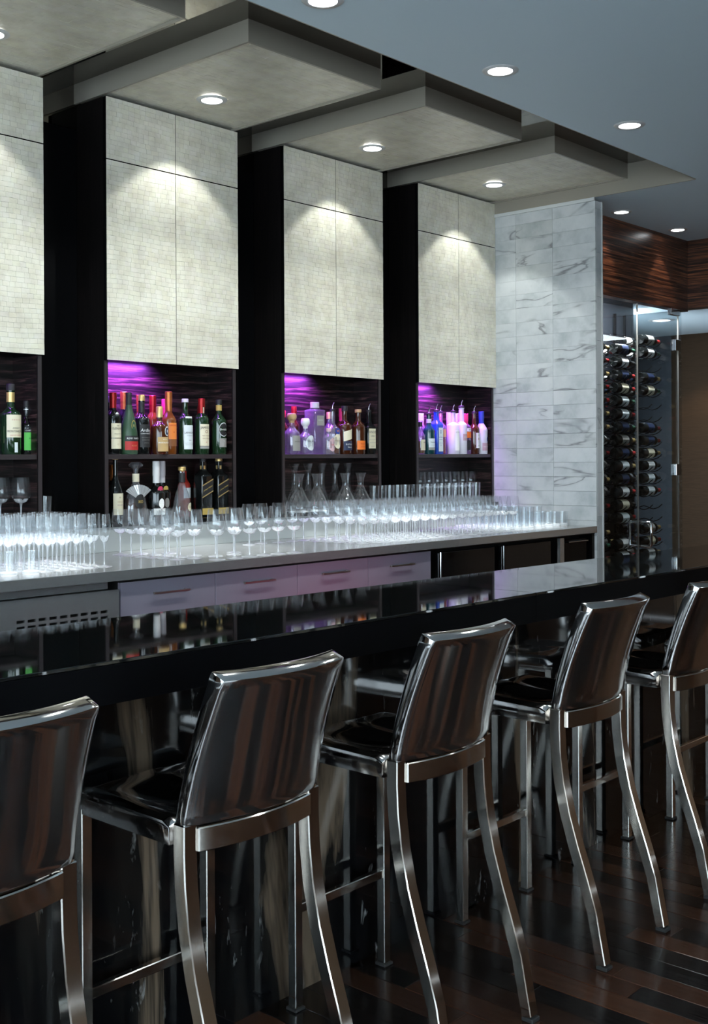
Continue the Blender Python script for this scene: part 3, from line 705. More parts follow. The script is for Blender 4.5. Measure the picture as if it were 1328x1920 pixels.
OR = ['first', 'second', 'third', 'fourth', 'fifth', 'sixth', 'seventh', 'eighth', 'ninth', 'tenth', 'eleventh', 'twelfth', 'thirteenth', 'fourteenth', 'fifteenth', 'sixteenth', 'seventeenth', 'eighteenth']
fl_ = proto_flute(); u = [False]
pts = []; labs = []
for r in range(7):
    for c in range(10):
        x = 2.815-.066*c+jit(.0018); y = 3.905+.068*r+jit(.0025)
        if r == 0 and x < 2.53: continue
        pts.append((x, y, zc)); labs.append(f'champagne flute, {OR[c]} from the right in the {OR[r]} row from the counter edge')
place(fl_, u, pts, '', 'champagne flutes on the counter', labs)
wg = proto_wine(.98); u = [False]
pts = [(3.215+jit(.004), 4.335-.0815*k*1.0, zc) for k in range(6)]+[(3.308+jit(.003), 4.30-.095*k+jit(.01), zc) for k in range(5)]+[(3.41+jit(.01), 4.22, zc), (3.40, 4.03, zc), (3.44, 3.93, zc), (3.63, 4.02, zc), (3.56, 3.94, zc)]
place(wg, u, pts, '', 'wine glasses left of the middle', [f'wine glass, {OR[k]} from the back of the left file beside the flutes' for k in range(6)]+[f'wine glass, {OR[k]} from the back of the second file beside the flutes' for k in range(5)]+[f'loose wine glass behind the large front glasses, {OR[k]} from left' for k in (0, 1, 2, 4, 3)])
wl = proto_wine(1.03, 1.06); u = [False]
place(wl, u, [(3.325+.0935*k+jit(.004), 3.785+jit(.005), zc) for k in range(6)], '', 'large wine glasses in the front row', [f'large wine glass, {OR[k]} from left of six along the counter edge' for k in range(6)])
wm = proto_wine(.97); u = [False]
pts = []; labs = []
for c in range(17):
    for r in range(6):
        pts.append((4.40+.084*c+jit(.0022), 3.885+.086*r+jit(.003), zc)); labs.append(f'wine glass right of the middle, {OR[c]} from left in the {OR[r]} row from the edge')
pts += [(3.98+jit(.02), 4.31, zc), (4.10, 4.33, zc), (4.2, 4.30, zc), (4.31, 4.31, zc)]
labs += [f'lone wine glass by the upstand under the decanters, {OR[k]} from left' for k in range(4)]
place(wm, u, pts, '', 'wine glasses right of the middle', labs)
cl = proto_tumbler('highball_glass', .135, .027, .031); u = [False]
pts = [(5.845+.072*c+jit(.005), 3.92+.072*r+jit(.005), zc) for c in range(4) for r in range(7)]
place(cl, u, pts, '', 'tall glasses near the marble wall', [f'tall straight glass near the marble wall, {OR[c]} file from left, {OR[r]} from the edge' for c in range(4) for r in range(7)])
rk_ = proto_tumbler('rocks_glass', .09, .033, .039); u = [False]
pts = [(6.15+.085*c+jit(.005), 3.95+.086*r+jit(.005), zc) for c in range(4) for r in range(5)]
place(rk_, u, pts, '', 'short tumblers by the marble wall', [f'short tumbler by the marble wall, {OR[c]} file from left, {OR[r]} from the edge' for c in range(4) for r in range(5)])
rk2 = copy_tree(rk_); u = [True]
rk2.location = (2.455, 3.875, zc); rk2['label'] = 'short tumbler in front of the flutes, right one of the front pair'; rk2['group'] = 'tumblers before the flutes'
rk3 = copy_tree(rk_); rk3.location = (2.365, 3.885, zc); rk3['label'] = 'short tumbler in front of the flutes, left one of the front pair'; rk3['group'] = 'tumblers before the flutes'
rk4 = copy_tree(rk_); rk4.location = (2.275, 3.885, zc); rk4['label'] = 'short tumbler in front of the flutes at the picture edge'; rk4['group'] = 'tumblers before the flutes'
hb = copy_tree(cl); hb.location = (2.965, 4.56, ZD); hb['label'] = 'tall glass standing alone on the ledge beside the leftmost cabinet'; hb['group'] = 'tall glasses on the ledge'
u = [True]
place(cl, u, [(5.243+.0745*k, 4.545+jit(.003), ZD) for k in range(15)], '', 'row of tall glasses on the ledge', [f'tall straight glass on the ledge under the rightmost niche, {OR[k]} from left' for k in range(15)])
u = [True]
nwg = copy_tree(wm); nw = [(5.735+.092*k, 4.655, ZD) for k in range(8)]
u = [False]; place(nwg, u, nw, '', 'wine glasses in the rightmost niche', [f'wine glass in the lower part of the rightmost niche, {OR[k]} from left' for k in range(8)])
nwl = copy_tree(wl); u = [False]
place(nwl, u, [(2.70, 4.61, ZD), (2.80, 4.665, ZD), (2.865, 4.60, ZD), (2.62, 4.65, ZD)], '', 'wine glasses in the leftmost niche', [f'large wine glass in the lower leftmost niche, {OR[k]} from left' for k in (1, 2, 3, 0)])
# decanters
def decanter(x, y, H, Rb, flare, lab):
    root = thing('glass_decanter', lab, 'decanter', (x, y, ZD), 0, 'decanters in the third niche')
    p = prof_bowl([(Rb*.3, .001), (Rb*.9, .004), (Rb, .03), (Rb*.8, .07), (Rb*.38, .125), (Rb*.27, H*.68), (Rb*.34, H*.86), (flare, H)], 6)
    obj('body', MB().lathe(p, 30, close=False).mesh('body', 80), 'glass', root)
    obj('thick_base', MB().lathe([(0, 0), (Rb*.88, .001), (Rb*.93, .006), (0, .009)], 30).mesh('thick_base', 60), 'basin', root)
dn = ['first', 'second', 'third', 'fourth', 'fifth', 'sixth']
for k, xx in enumerate((4.575, 4.69, 4.805, 4.92, 5.035, 5.15)):
    decanter(xx, 4.672, .272, .052, .031, f'tall glass decanter with flared mouth, {dn[k]} from left of the rear row')
for k, xx in enumerate((4.60, 4.745, 4.985, 5.122)):
    decanter(xx, 4.545, .215, .066, .034, f'squat wide based glass decanter, {dn[k]} from left of the front row')

# ------------------------------------------------------------------ spirit bottles
_tc = {}
def text_mesh(txt, size, R, zc_, ang0=0, depth=.0006, bold=0, maxw=None, flatface=False, shear=0):
    cu = bpy.data.curves.new('t', 'FONT'); cu.body = txt; cu.size = size; cu.align_x = 'CENTER'; cu.align_y = 'CENTER'; cu.resolution_u = 2; cu.offset = bold; cu.shear = shear
    o = bpy.data.objects.new('t', cu); COL.objects.link(o)
    dg = bpy.context.evaluated_depsgraph_get(); me = bpy.data.meshes.new_from_object(o.evaluated_get(dg))
    bpy.data.objects.remove(o); bpy.data.curves.remove(cu)
    xs = [v.co.x for v in me.vertices] or [0]; w = max(xs)-min(xs); k = min(1, maxw/w) if maxw and w > 0 else 1
    for v in me.vertices:
        x, y = v.co.x*k, v.co.y
        if flatface: v.co = Vector((x, -R-.0012, zc_+y))
        else: a = x/R+ang0; v.co = Vector(((R+.0012)*sin(a), -(R+.0012)*cos(a), zc_+y))
    me.materials.clear(); return me
def patch(R, a0, a1, z0, z1, n=10, skew=0, cut=None):
    vs = []; fs = []
    for i in range(n+1):
        a = a0+(a1-a0)*i/n; dz = skew*(i/n-.5)
        vs += [(R*sin(a), -R*cos(a), z0+dz), (R*sin(a), -R*cos(a), z1+dz)]
    for i in range(n): fs.append((i*2, i*2+2, i*2+3, i*2+1))
    return MB().add(vs, fs).mesh('paper_label', 60, fix=False)
def disc(R, ang, zc_, rw, rh, n=20, rot=0):
    vs = [(R*sin(ang), -R*cos(ang), zc_)]
    for k in range(n):
        t = 2*pi*k/n; x = rw*cos(t); a = ang+x/R; vs.append((R*sin(a), -R*cos(a), zc_+rh*sin(t)))
    return MB().add(vs, [(0, 1+k, 1+(k+1) % n) for k in range(n)]).mesh('round_label', 60, fix=False)
def bottle(x, y, z, label, H, R, glass, body=.60, shoulder=.17, neck=.0145, cap='blackp', caph=.035, captype='screw', labels=(), sq=None, flatb=None, bodytop=None, group='bottles', prof=None, liquid=None, collar=None):
    """labels: list of dicts(kind, z0, z1 (fractions of H), span (rad), mat, text=[(txt, frac z, size, mat)])"""
    root = thing('liquor_bottle', label, 'bottle', (x, y, z), 0, group)
    zb = H*body; zs = H*(body+shoulder); zn = H-caph if captype != 'pourer' else H-.012
    if prof is None:
        p = [(R*.80, .0015), (R*.95, 0), (R, .006), (R, zb)]
        for k in range(1, 9):
            t = k/8; s = .5-.5*cos(pi*t); p.append((R+(neck-R)*(s if t < 1 else 1), zb+(zs-zb)*t))
        p += [(neck*.97, zn-.004), (neck*1.12, zn-.003), (neck*1.12, zn)]
    else: p = [(r*R, zz*H) for r, zz in prof]
    fy = flatb or 1
    obj('glass_body', MB().lathe(p, 28, sq=sq, sy=fy).mesh('glass_body', 40), glass, root)
    if liquid:
        q = [(r*.93, zz+.004) for r, zz in p if zz <= H*liquid[1]]; q.append((q[-1][0], H*liquid[1]))
        obj('liquid', MB().lathe(q, 24, sq=sq, sy=fy).mesh('liquid', 40), liquid[0], root)
    nr = neck
    if captype == 'screw':
        obj('cap', MB().lathe([(nr*1.05, zn-.001), (nr*1.16, zn), (nr*1.16, H-.003), (nr*1.05, H), (0, H)], 18).mesh('cap', 40), cap, root)
    elif captype == 'long':
        obj('cap', MB().lathe([(nr*1.1, zn-H*.12), (nr*1.14, zn-H*.12), (nr*1.14, zn), (nr*1.22, zn), (nr*1.22, H-.002), (nr*1.1, H), (0, H)], 18).mesh('cap', 40), cap, root)
    elif captype == 'ball':
        c = [(nr*.9, zn-.001), (nr*1.05, zn+caph*.22)]+[(nr*(1.0+.75*sin(pi*t/10)), zn+caph*(.25+.75*(.5-.5*cos(pi*t/10)))) for t in range(1, 10)]+[(0, H)]
        obj('stopper', MB().lathe(c, 20).mesh('stopper', 60), cap, root)
    elif captype == 'cork':
        obj('stopper', MB().lathe([(nr*.85, zn-.004), (nr*.9, zn), (nr*1.3, zn+.002), (nr*1.3, H-.002), (nr*1.2, H), (0, H)], 18).mesh('stopper', 40), cap, root)
    elif captype == 'crystal':
        obj('stopper', MB().lathe([(nr*.7, zn), (nr*.8, zn+caph*.4), (nr*2.2, zn+caph*.62), (nr*2.3, zn+caph*.75), (nr*1.3, H), (0, H)], 22).mesh('stopper', 40), 'clearbottle', root)
    elif captype == 'pourer':
        ps = obj('pourer', MB().lathe([(nr*.8, zn-.002), (nr*1.15, zn), (nr*1.1, zn+.012), (nr*.5, zn+.016), (0, zn+.017)], 16).mesh('pourer', 40), 'blackp', root)
        obj('spout', MB().tube([(0, 0, zn+.012), (0, 0, zn+.028), (.003, -.002, zn+.040), (.009, -.005, zn+.052)], [.0042, .004, .0036, .003], 8).mesh('spout', 60), 'chrome', ps)
    if collar:
        obj('neck_band', MB().lathe([(nr*1.09, H*collar[0]), (nr*1.09, H*collar[1])], 18, close=False).mesh('neck_band', 40), collar[2], root)
    for lb in labels:
        k = lb.get('kind', 'patch'); RR = R*(1 if not lb.get('r') else lb['r'])*1.0+.0007; a = lb.get('ang', 0)
        flatface = sq is not None
        if flatface:
            w = lb['span']*R/2; yy = -R*fy-.0008
            z0, z1 = lb['z0']*H, lb['z1']*H
            if k == 'disc':
                n = 22; vs = [(0, yy, (z0+z1)/2)]+[(w*cos(2*pi*t/n), yy, (z0+z1)/2+(z1-z0)/2*sin(2*pi*t/n)) for t in range(n)]
                me = MB().add(vs, [(0, 1+t, 1+(t+1) % n) for t in range(n)]).mesh('round_label', fix=False)
            else: me = MB().add([(-w, yy, z0), (w, yy, z0), (w, yy, z1), (-w, yy, z1)], [(0, 1, 2, 3)]).mesh('paper_label', fix=False)
        elif k == 'disc': me = disc(RR, a, (lb['z0']+lb['z1'])/2*H, lb['span']*R/2, (lb['z1']-lb['z0'])*H/2)
        else: me = patch(RR, a-lb['span']/2, a+lb['span']/2, lb['z0']*H, lb['z1']*H, skew=lb.get('skew', 0))
        po = obj('paper_label', me, lb['mat'], root)
        for tx in lb.get('text', ()):
            tm_ = text_mesh(tx[0], tx[2], R*fy if flatface else RR, tx[1]*H, a, maxw=lb['span']*R*.92, flatface=flatface, shear=tx[4] if len(tx) > 4 else 0)
            obj('lettering', tm_, tx[3], po)
    return root
ZS = 1.5455
def lab(z0, z1, span, mat, *text, **k): return dict(z0=z0, z1=z1, span=span, mat=mat, text=text, **k)
G1, G2, G3, G4 = 'bottles in the leftmost niche', 'bottles on the shelf of the second niche', 'bottles on the shelf of the third niche', 'bottles on the shelf of the rightmost niche'
# leftmost niche
bottle(2.815, 4.60, ZS, 'dark green liqueur bottle with large cream label in the leftmost niche', .318, .045, 'greenbottle', .56, .12, .017, 'blackp', .03, collar=(.74, .88, 'foilgold'), group=G1,
       labels=[lab(.24, .56, 1.9, 'cream', ('AMARO', .37, .010, 'blackp', .3), ('MONTENEGRO', .325, .0145, 'blackp'), ('LIQUORE ITALIANO', .27, .006, 'redp'), ('* * * * *', .48, .012, 'redp')),
               lab(.03, .17, .35, 'palewhite')])
bottle(2.905, 4.615, ZS, 'small dark bottle with bright green label in the leftmost niche', .245, .035, 'blackbottle', .50, .22, .0125, 'blackp', .03, collar=(.83, .85, 'foilsilver'), group=G1,
       labels=[lab(.08, .41, 1.7, 'greenp', ('A A', .30, .012, 'darkgreenp')), lab(.41, .48, 1.7, 'blackp', ('CHARTREUSE', .445, .008, 'white'))])
bottle(2.70, 4.64, ZS, 'dark round shouldered bottle at the picture edge in the leftmost niche', .29, .038, 'blackbottle', .6, .15, .014, 'foilgold', .03, group=G1, labels=[lab(.15, .45, 1.8, 'cream')])
# second niche, shelf
y1, y2 = 4.585, 4.672
bottle(3.363, y1, ZS, 'dark whisky bottle with tall cream label at the left end of the second niche shelf', .300, .038, 'blackbottle', .60, .15, .0145, 'foilred', .04, 'long', group=G2,
       labels=[lab(.09, .255, 1.7, 'cream', ('12', .16, .012, 'tan')), lab(.265, .50, 1.7, 'cream', ('THE', .46, .008, 'blackp'), ('GLENLIVET', .415, .014, 'blackp'), ('SINGLE MALT', .33, .006, 'blackp')), lab(.60, .68, .5, 'white', kind='disc', r=.86)])
bottle(3.444, y1-.018, ZS, 'frosted green cognac bottle with red band on the second niche shelf', .302, .043, 'mossbottle', group=G2, neck=.0125, cap='blackp', caph=.06, prof=[(.75, .004), (.9, 0), (1, .02), (.985, .20), (.93, .36), (.80, .50), (.60, .62), (.42, .72), (.33, .80), (.32, .83)],
       labels=[lab(.07, .21, 2.2, 'redp', ('V.S.O.P', .14, .010, 'foilgold')), lab(.215, .30, 2.2, 'blackp', ('REMY MARTIN', .255, .012, 'white')), lab(.38, .55, .55, 'goldp', kind='disc', r=.86), lab(.395, .535, .46, 'darkgreenp', ('R', .46, .018, 'foilgold'), kind='disc', r=.875)])
bottle(3.533, y1-.002, ZS, 'black whisky bottle with white script lettering on the second niche shelf', .295, .040, 'blackbottle', .58, .13, .0145, 'foilgold', .03, group=G2, collar=(.70, .88, 'blackp'),
       labels=[lab(.12, .50, 1.8, 'blackp', ('Ardbeg', .40, .022, 'white', .2), ('CORRYVRECKAN', .345, .008, 'white'), ('ISLAY SINGLE MALT', .28, .006, 'greyp'), ('SCOTCH WHISKY', .24, .006, 'greyp'), ('57.1% VOL', .19, .006, 'greyp'))])
bottle(3.630, y1-.02, ZS, 'squat whisky bottle with tan label and round blue badge in second niche', .240, .043, 'brownb', .56, .16, .0145, 'foilgold', .055, group=G2,
       labels=[lab(.06, .36, 1.75, 'tan', ('BRUICHLADDICH', .24, .010, 'white'), ('SCOTCH', .31, .006, 'white')), lab(.38, .58, .75, 'white', kind='disc', ang=.35), lab(.40, .56, .60, 'navy', ('B', .48, .02, 'white'), kind='disc', ang=.35, r=1.015)])
bottle(3.710, y1+.006, ZS, 'amber whisky bottle with orange label on the second niche shelf', .318, .039, 'amber', .52, .20, .0150, 'foilorange', .06, 'long', group=G2,
       labels=[lab(.24, .50, 1.4, 'orangep', ('GLENMORANGIE', .46, .009, 'redp'), ('10', .35, .012, 'redp')), lab(.13, .235, 1.4, 'brownp')])
bottle(3.812, y1, ZS, 'green whisky bottle with pale label and white cap on the second niche shelf', .285, .038, 'greenbottle', .62, .14, .0150, 'white', .018, group=G2,
       labels=[lab(.09, .52, 1.7, 'palewhite', ('LAPHROAIG', .385, .014, 'blackp'), ('10 YEARS OLD', .33, .006, 'blackp'), ('ISLAY SINGLE MALT', .20, .006, 'greyp'), ('SCOTCH WHISKY', .17, .006, 'greyp'), ('1815', .25, .008, 'blackp')), lab(.63, .68, 1.3, 'white', r=.92)])
bottle(3.922, y1, ZS, 'dark green whiskey bottle with cream label and red cap on the second niche shelf', .290, .038, 'greenbottle', .63, .13, .0150, 'foilred', .045, 'long', group=G2,
       labels=[lab(.15, .54, 1.8, 'cream', ('JAMESON', .475, .0165, 'blackp'), ('IRISH WHISKEY', .33, .007, 'brownp'), ('TRIPLE DISTILLED', .28, .006, 'brownp'), ('O', .40, .022, 'brownp'), ('o', .22, .014, 'redp')), lab(.10, .145, 1.8, 'greyp'), lab(.70, .86, .5, 'cream', r=.43)])
bottle(4.036, y1-.006, ZS, 'dark green whisky bottle with silver ringed label, right end of the second niche shelf', .288, .039, 'greenbottle', .60, .16, .0145, 'blackp', .025, group=G2, collar=(.80, .90, 'goldp'),
       labels=[lab(.32, .58, 1.5, 'silverp', kind='disc'), lab(.335, .565, 1.36, 'blackp', ('Glenfiddich', .45, .0145, 'white', .1), kind='disc', r=1.012), lab(.13, .29, 1.3, 'greyp', ('12', .245, .010, 'white'))])
for xx, hh, cp, gl, lb_ in ((3.405, .285, 'blackp', 'blackbottle', 'dark bottle in the rear row behind the cream labelled whisky'), (3.492, .312, 'foilorange', 'blackbottle', 'rear bottle with copper neck foil behind the green cognac bottle'),
                           (3.59, .30, 'foilorange', 'brownb', 'rear bottle with orange neck foil behind the black whisky bottle'), (3.672, .30, 'foilred', 'amber', 'rear amber bottle with red neck foil'),
                           (3.725, .285, 'pinkp', 'amber', 'rear amber bottle with pink neck wrap'), (3.99, .255, 'foilred', 'brownb', 'small rear bottle with red stopper by the cream labelled whiskey')):
    bottle(xx if hh != .285 or cp != 'pinkp' else 3.752, y2, ZS, lb_+', second niche', hh, .034, gl, .58, .17, .0145, cp, .05 if cp != 'blackp' else .03, 'long' if cp != 'blackp' else 'screw', group=G2)
# second niche, ledge
yl = 4.60
bottle(3.385, yl, ZD, 'slim bottle with cream illustrated label on the ledge of the second niche', .318, .037, 'blackbottle', .40, .32, .0115, 'cork', .018, 'cork', group=G2,
       labels=[lab(.10, .43, 1.8, 'cream', ('VIEILLE', .30, .010, 'tan', .3), ('PRUNE', .25, .010, 'mauve', .3), ('o', .37, .014, 'brownp'))])
bottle(3.43, 4.68, ZD, 'rear bottle with orange neck foil on the ledge of the second niche', .275, .034, 'brownb', .58, .17, .0135, 'foilorange', .05, 'long', group=G2)
bottle(3.508, yl, ZD, 'wide fan ribbed cognac decanter with crystal stopper on the ledge', .288, .066, 'clearbottle', neck=.016, caph=.055, captype='crystal', flatb=.55, group=G2,
       prof=[(.80, .004), (.92, 0), (1, .03), (.98, .22), (.86, .36), (.64, .50), (.40, .60), (.27, .66), (.25, .80)], liquid=('brownb', .36), collar=(.66, .80, 'cream'),
       labels=[lab(.20, .45, .95, 'blackp', ('XO', .32, .02, 'goldp'), kind='disc', r=.60)])
fan = [o for o in COL.objects if o.name.startswith('liquor_bottle')][-1]
vs = [(0, -.0365, .098)]; nf = 24
for k in range(nf+1):
    t = radians(-52+104*k/nf); vs.append((.098*sin(t), -.022-(.004 if k % 2 else 0), .098+.078*cos(t)))
obj('fan_relief', MB().add(vs, [(0, k+2, k+1) for k in range(nf)]).mesh('fan_relief', fix=False), 'basin', fan)
bottle(3.631, yl-.005, ZD, 'squat liqueur bottle with white wrapped neck and pink seal, left of a pair', .292, .045, 'blackbottle', .45, .14, .0150, 'white', .075, 'long', group=G2,
       labels=[lab(.08, .19, 1.9, 'white', ('LIQUEUR', .135, .009, 'blackp')), lab(.19, .36, .75, 'white', kind='disc'), lab(.46, .57, .75, 'pinkp', kind='disc', r=.80)])
bottle(3.711, yl+.05, ZD, 'squat liqueur bottle with grey wrapped neck and dull seal, right of a pair', .292, .043, 'blackbottle', .45, .14, .0150, 'silverp', .075, 'long', group=G2,
       labels=[lab(.19, .36, .75, 'greyp', kind='disc'), lab(.46, .57, .75, 'goldp', kind='disc', r=.80)])
bottle(3.793, yl-.01, ZD, 'clear bell shaped cognac bottle with oval cream medallion on the ledge', .262, .058, 'clearbottle', neck=.0155, cap='foilgold', caph=.02, captype='cork', flatb=.6, group=G2,
       prof=[(.85, .004), (.95, 0), (1, .03), (.97, .14), (.86, .32), (.66, .48), (.42, .60), (.29, .68), (.27, .92)], collar=(.70, .88, 'blackp'),
       labels=[lab(.13, .30, .8, 'cream', ('Hennessy', .215, .008, 'brownp', .2), kind='disc', ang=.5, r=.78)])
bottle(3.89, 4.69, ZD, 'rear bottle with small white label on the ledge', .27, .034, 'redliquid', .6, .16, .014, 'blackp', .03, group=G2, labels=[lab(.36, .56, 1.5, 'palewhite')])
for xx, cp, nm, gx in ((3.942, 'blackp', 'square whisky bottle with slanted black label on the ledge', .318), (4.052, 'foilgold', 'square whisky bottle with slanted label and gold stopper, right end of the ledge', .318)):
    b = bottle(xx, yl, ZD, nm, gx, .038, 'blackbottle', .66, .12, .0145, cp, .03, 'cork' if cp == 'foilgold' else 'screw', sq=7, group=G2, collar=(.78, .84, 'foilgold'))
    w = .037; yy = -.039
    for dz0, dz1, mm_, off in ((.098, .165, 'foilgold', 0), (.104, .159, 'blackp', -.0006)):
        s = .034
        po = obj('paper_label', MB().add([(-w, yy+off, dz0), (w, yy+off, dz0+s), (w, yy+off, dz1+s), (-w, yy+off, dz1)], [(0, 1, 2, 3)]).mesh('paper_label', fix=False), mm_, b)
    tme = text_mesh('Johnnie Walker', .012, .039, 0, maxw=.062, flatface=True, shear=.2)
    for v in tme.vertices: v.co.z += .149+v.co.x*s/(2*w); v.co.y -= .0008
    obj('lettering', tme, 'goldp', po)
    obj('paper_label', MB().add([(-w, yy, .012), (w, yy, .012), (w, yy, .045), (-w, yy, .045)], [(0, 1, 2, 3)]).mesh('paper_label', fix=False), 'goldp', b)
# third niche, shelf
bottle(4.584, y1, ZS, 'rounded clear tequila bottle with big cork stopper at the left end of the third niche', .232, .048, 'clearbottle', .48, .20, .0165, 'cork', .055, 'ball', group=G3, labels=[lab(.08, .45, 1.3, 'greyp', ('PATRON', .3, .010, 'blackp'))])
bottle(4.680, y1-.014, ZS, 'low round tequila bottle with white ball stopper and oval white label', .205, .046, 'clearbottle', .44, .20, .0150, 'white', .058, 'ball', group=G3, labels=[lab(.10, .52, 1.5, 'palewhite', ('Don Julio', .36, .013, 'blackp', .2), ('BLANCO', .24, .006, 'greyp'), kind='disc')])
bottle(4.793, y1+.02, ZS, 'tall square clear bottle with flat glass stopper and grey band in the third niche', .300, .045, 'clearbottle', .84, .04, .020, 'silverp', .035, 'cork', sq=8, group=G3, labels=[lab(.55, .74, 1.3, 'greyp', ('AVION', .65, .012, 'silverp'))])
bottle(4.832, y1-.051, ZS, 'small bottle with pink oval label before the tall square bottle', .150, .034, 'clearbottle', .62, .18, .013, 'mauve', .02, group=G3, labels=[lab(.10, .62, 1.6, 'mauve', ('Tequila', .36, .010, 'redp', .2), kind='disc')])
bottle(4.922, y1, ZS, 'cut glass whisky bottle with arched cream label and purple crest in the third niche', .262, .044, 'clearbottle', .52, .18, .015, 'foilgold', .04, 'pourer', group=G3, liquid=('amber', .3),
       labels=[lab(.12, .46, 1.4, 'cream', ('Crown Royal', .30, .009, 'brownp', .2), kind='disc'), lab(.44, .58, .9, 'bluep', ('W', .51, .02, 'orangep'), kind='disc')])
bottle(5.026, y1, ZS, 'dark bourbon bottle with torn cream label in the third niche', .285, .043, 'brownb', .58, .14, .0155, 'blackp', .03, group=G3,
       labels=[lab(.30, .50, 1.9, 'cream', skew=.022), lab(.08, .27, 1.9, 'navy', ('BUFFALO', .20, .014, 'white'), ('TRACE', .14, .012, 'white'))])
bottle(5.10, y2, ZS, 'rear bottle with bright pink capsule in the third niche', .275, .036, 'brownb', .6, .16, .0165, 'pinkp', .05, 'long', group=G3)
bottle(5.134, y1-.012, ZS, 'whiskey bottle with bright orange label in the third niche', .268, .042, 'brownb', .60, .17, .0155, 'cork', .02, 'cork', group=G3, labels=[lab(.10, .30, 2.0, 'brightorange', ('BULLEIT', .23, .012, 'redp'), ('BOURBON', .16, .008, 'redp'))])
bottle(5.240, y1-.004, ZS, 'squat bourbon bottle with large cream label at the right end of third niche', .265, .041, 'blackbottle', .60, .14, .0150, 'blackp', .03, 'pourer', sq=6, flatb=.75, group=G3,
       labels=[lab(.13, .58, 1.7, 'cream', ('KNOB', .50, .022, 'blackp'), ('CREEK', .41, .012, 'blackp'), ('KENTUCKY STRAIGHT', .33, .006, 'greyp'), ('BOURBON WHISKEY', .26, .006, 'greyp'), ('* * * * *', .17, .010, 'blackp'))])
for xx, hh, cp, lb_ in ((4.60, .25, 'redp', 'rear bottle with red cap behind the corked tequila bottle'), (4.69, .275, 'foilred', 'rear slim bottle with red cap between the tequila bottles'), (4.985, .25, 'foilgold', 'rear clear bottle behind the crested whisky')):
    bottle(xx, y2, ZS, lb_+', third niche', hh, .034, 'clearbottle' if xx > 4.9 else 'brownb', .56, .2, .014, cp, .04, group=G3)
# rightmost niche, shelf
bottle(5.745, y1, ZS, 'slim bottle with cream label at the left edge of the rightmost niche', .205, .030, 'clearbottle', .55, .2, .012, 'blackp', .03, group=G4, liquid=('amber', .4), labels=[lab(.12, .45, 1.6, 'cream', ('GIN', .36, .010, 'blackp'))])
bottle(5.822, y1-.008, ZS, 'teal green gin bottle with white label in the rightmost niche', .262, .038, 'tealbottle', .56, .2, .015, 'blackp', .03, 'pourer', group=G4, collar=(.76, .86, 'white'), labels=[lab(.16, .38, 1.9, 'palewhite', ('Tanqueray', .29, .013, 'blackp', .3), ('LONDON DRY', .22, .006, 'greyp')), lab(.10, .155, 1.9, 'greyp'), lab(.50, .58, .5, 'redp', kind='disc', ang=.6)])
bottle(5.912, y1, ZS, 'bright blue gin bottle with tall white label in the rightmost niche', .285, .035, 'bluebottle', .66, .13, .014, 'clearbottle', .03, 'pourer', sq=6, group=G4, labels=[lab(.06, .60, 1.3, 'palewhite', ('0', .50, .034, 'bluep'), ('BOMBAY', .38, .010, 'bluep'), ('SAPPHIRE', .33, .008, 'bluep'), ('LONDON DRY', .25, .006, 'bluep'), ('GIN', .20, .008, 'bluep'))])
bottle(5.995, y1+.03, ZS, 'clear bottle of red liqueur in the rightmost niche', .28, .036, 'clearbottle', .62, .14, .014, 'goldp', .03, 'pourer', group=G4, liquid=('redliquid', .40), labels=[lab(.40, .58, 1.6, 'goldp')])
bottle(6.080, y1-.008, ZS, 'frosted vodka bottle with tall white panel in the rightmost niche', .285, .042, 'frosted', .66, .09, .015, 'blackp', .03, 'pourer', group=G4, labels=[lab(.08, .55, 1.2, 'white', ('E F F E N', .50, .010, 'blackp'))])
bottle(6.166, y1-.012, ZS, 'tall slender frosted vodka bottle with long neck, highest in the rightmost niche', .318, .037, 'frosted', .60, .09, .018, 'blackp', .03, 'pourer', group=G4, labels=[lab(.28, .42, 1.3, 'mauve', ('VODKA', .35, .010, 'white'))])
bottle(6.240, y1+.01, ZS, 'clear bottle with pink and red label block in the rightmost niche', .27, .038, 'clearbottle', .66, .12, .016, 'pinkp', .05, 'long', group=G4, labels=[lab(.40, .55, 1.4, 'brightorange'), lab(.10, .34, 1.4, 'blackp'), lab(.56, .64, 1.4, 'white', ('SKYY', .6, .010, 'navy'))])
bottle(6.325, y1, ZS, 'dark purple bottle with tall white label in the rightmost niche', .285, .037, 'brownb', .58, .16, .015, 'blackp', .03, 'pourer', group=G4, labels=[lab(.14, .50, 1.1, 'white', ('rum', .45, .012, 'greyp'), ('o', .2, .014, 'blackp'), ('#', .36, .020, 'redp'))])
bottle(6.402, y1-.006, ZS, 'frosted vodka bottle with blue cap at the right end of the rightmost niche', .29, .041, 'frosted', .55, .2, .016, 'bluep', .055, 'long', group=G4, labels=[lab(.30, .40, .9, 'bluep', ang=.5, kind='disc'), lab(.08, .26, 1.6, 'mauve', ('GREY GOOSE', .17, .009, 'white'))])
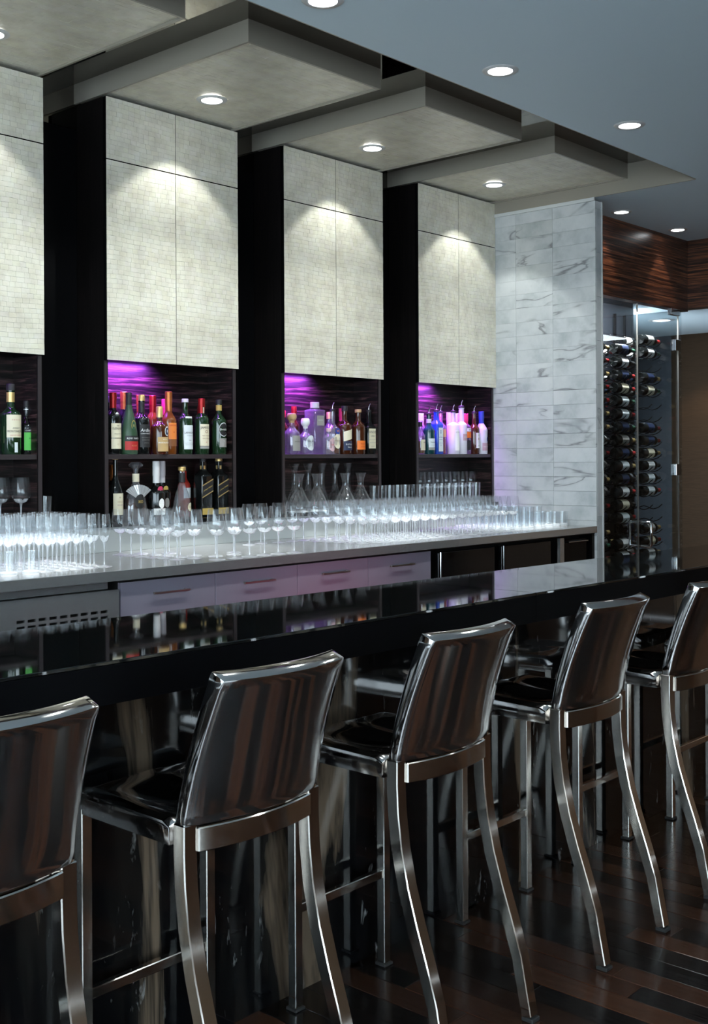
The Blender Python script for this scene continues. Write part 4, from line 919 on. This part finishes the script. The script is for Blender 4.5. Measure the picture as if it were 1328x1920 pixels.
for xx, hh, cp, lb_ in ((5.86, .265, 'white', 'rear clear bottle with white cap behind the teal gin'), (6.05, .285, 'pinkp', 'rear clear bottle with pink cap behind the frosted panel bottle'), (6.16, .28, 'silverp', 'rear bottle with silver cap behind the slender frosted bottle'), (6.245, .275, 'foilsilver', 'rear bottle with pale capsule beside the dark purple bottle')):
    bottle(xx, y2, ZS, lb_+', rightmost niche', hh, .035, 'clearbottle', .6, .16, .015, cp, .05, 'long', group=G4)

# ------------------------------------------------------------------ the room behind the camera
YR = -3.4
wr_ = obj('wall_rear', MB().box(-1.8, 10.05, YR-.1, YR, 0, .35).box(-1.8, 10.05, YR-.1, YR, 2.95, ZC).box(-1.8, -1.5, YR-.1, YR, .35, 2.95).box(2.4, 10.05, YR-.1, YR, .35, 2.95).mesh('wall_rear'), 'roomwood'); tag(wr_, 'brown veneered wall around the added windows behind the stools', 'wall', kind='structure')
wf = thing('added_window_4', 'unseen added window with dark frames behind the stools, lighting the ceiling', 'window', (-1.5, YR-.05, .35), 0, kind='structure')  # added opening for sky light on ceiling and bar front
for k in range(5): cube('mullion', (k*.96, k*.96+.06, -.03, .03, 0, 2.6), 'black', wf)
for k in range(4): cube('glass_pane', (k*.96+.06, k*.96+.96, -.004, .004, 0, 2.6), 'pane', wf)
ws = cube('wall_side', (10.05, 10.15, YR, 2.0, 0, ZC), 'roomwood'); tag(ws, 'brown veneered side wall of the room', 'wall', kind='structure')

wlf = obj('wall_left', MB().box(-1.9, -1.8, -6, 5, 0, .35).box(-1.9, -1.8, -6, 5, 2.95, ZC).box(-1.9, -1.8, -6, -3.4, .35, 2.95).box(-1.9, -1.8, 3.4, 5, .35, 2.95).mesh('wall_left'), 'roomwood'); tag(wlf, 'brown wall around the added window left of the bar', 'wall', kind='structure')
wf = thing('added_window_3', 'unseen added window with dark frames left of the bar, lighting the ceiling', 'window', (-1.85, -3.4, .35), 0, kind='structure')  # made-up opening that lets sky light reach the ceiling
for k in range(6): cube('mullion', (-.03, .03, k*1.348, k*1.348+.06, 0, 2.6), 'black', wf)
for k in range(5): cube('glass_pane', (-.004, .004, k*1.348+.06, k*1.348+1.348, 0, 2.6), 'pane', wf)
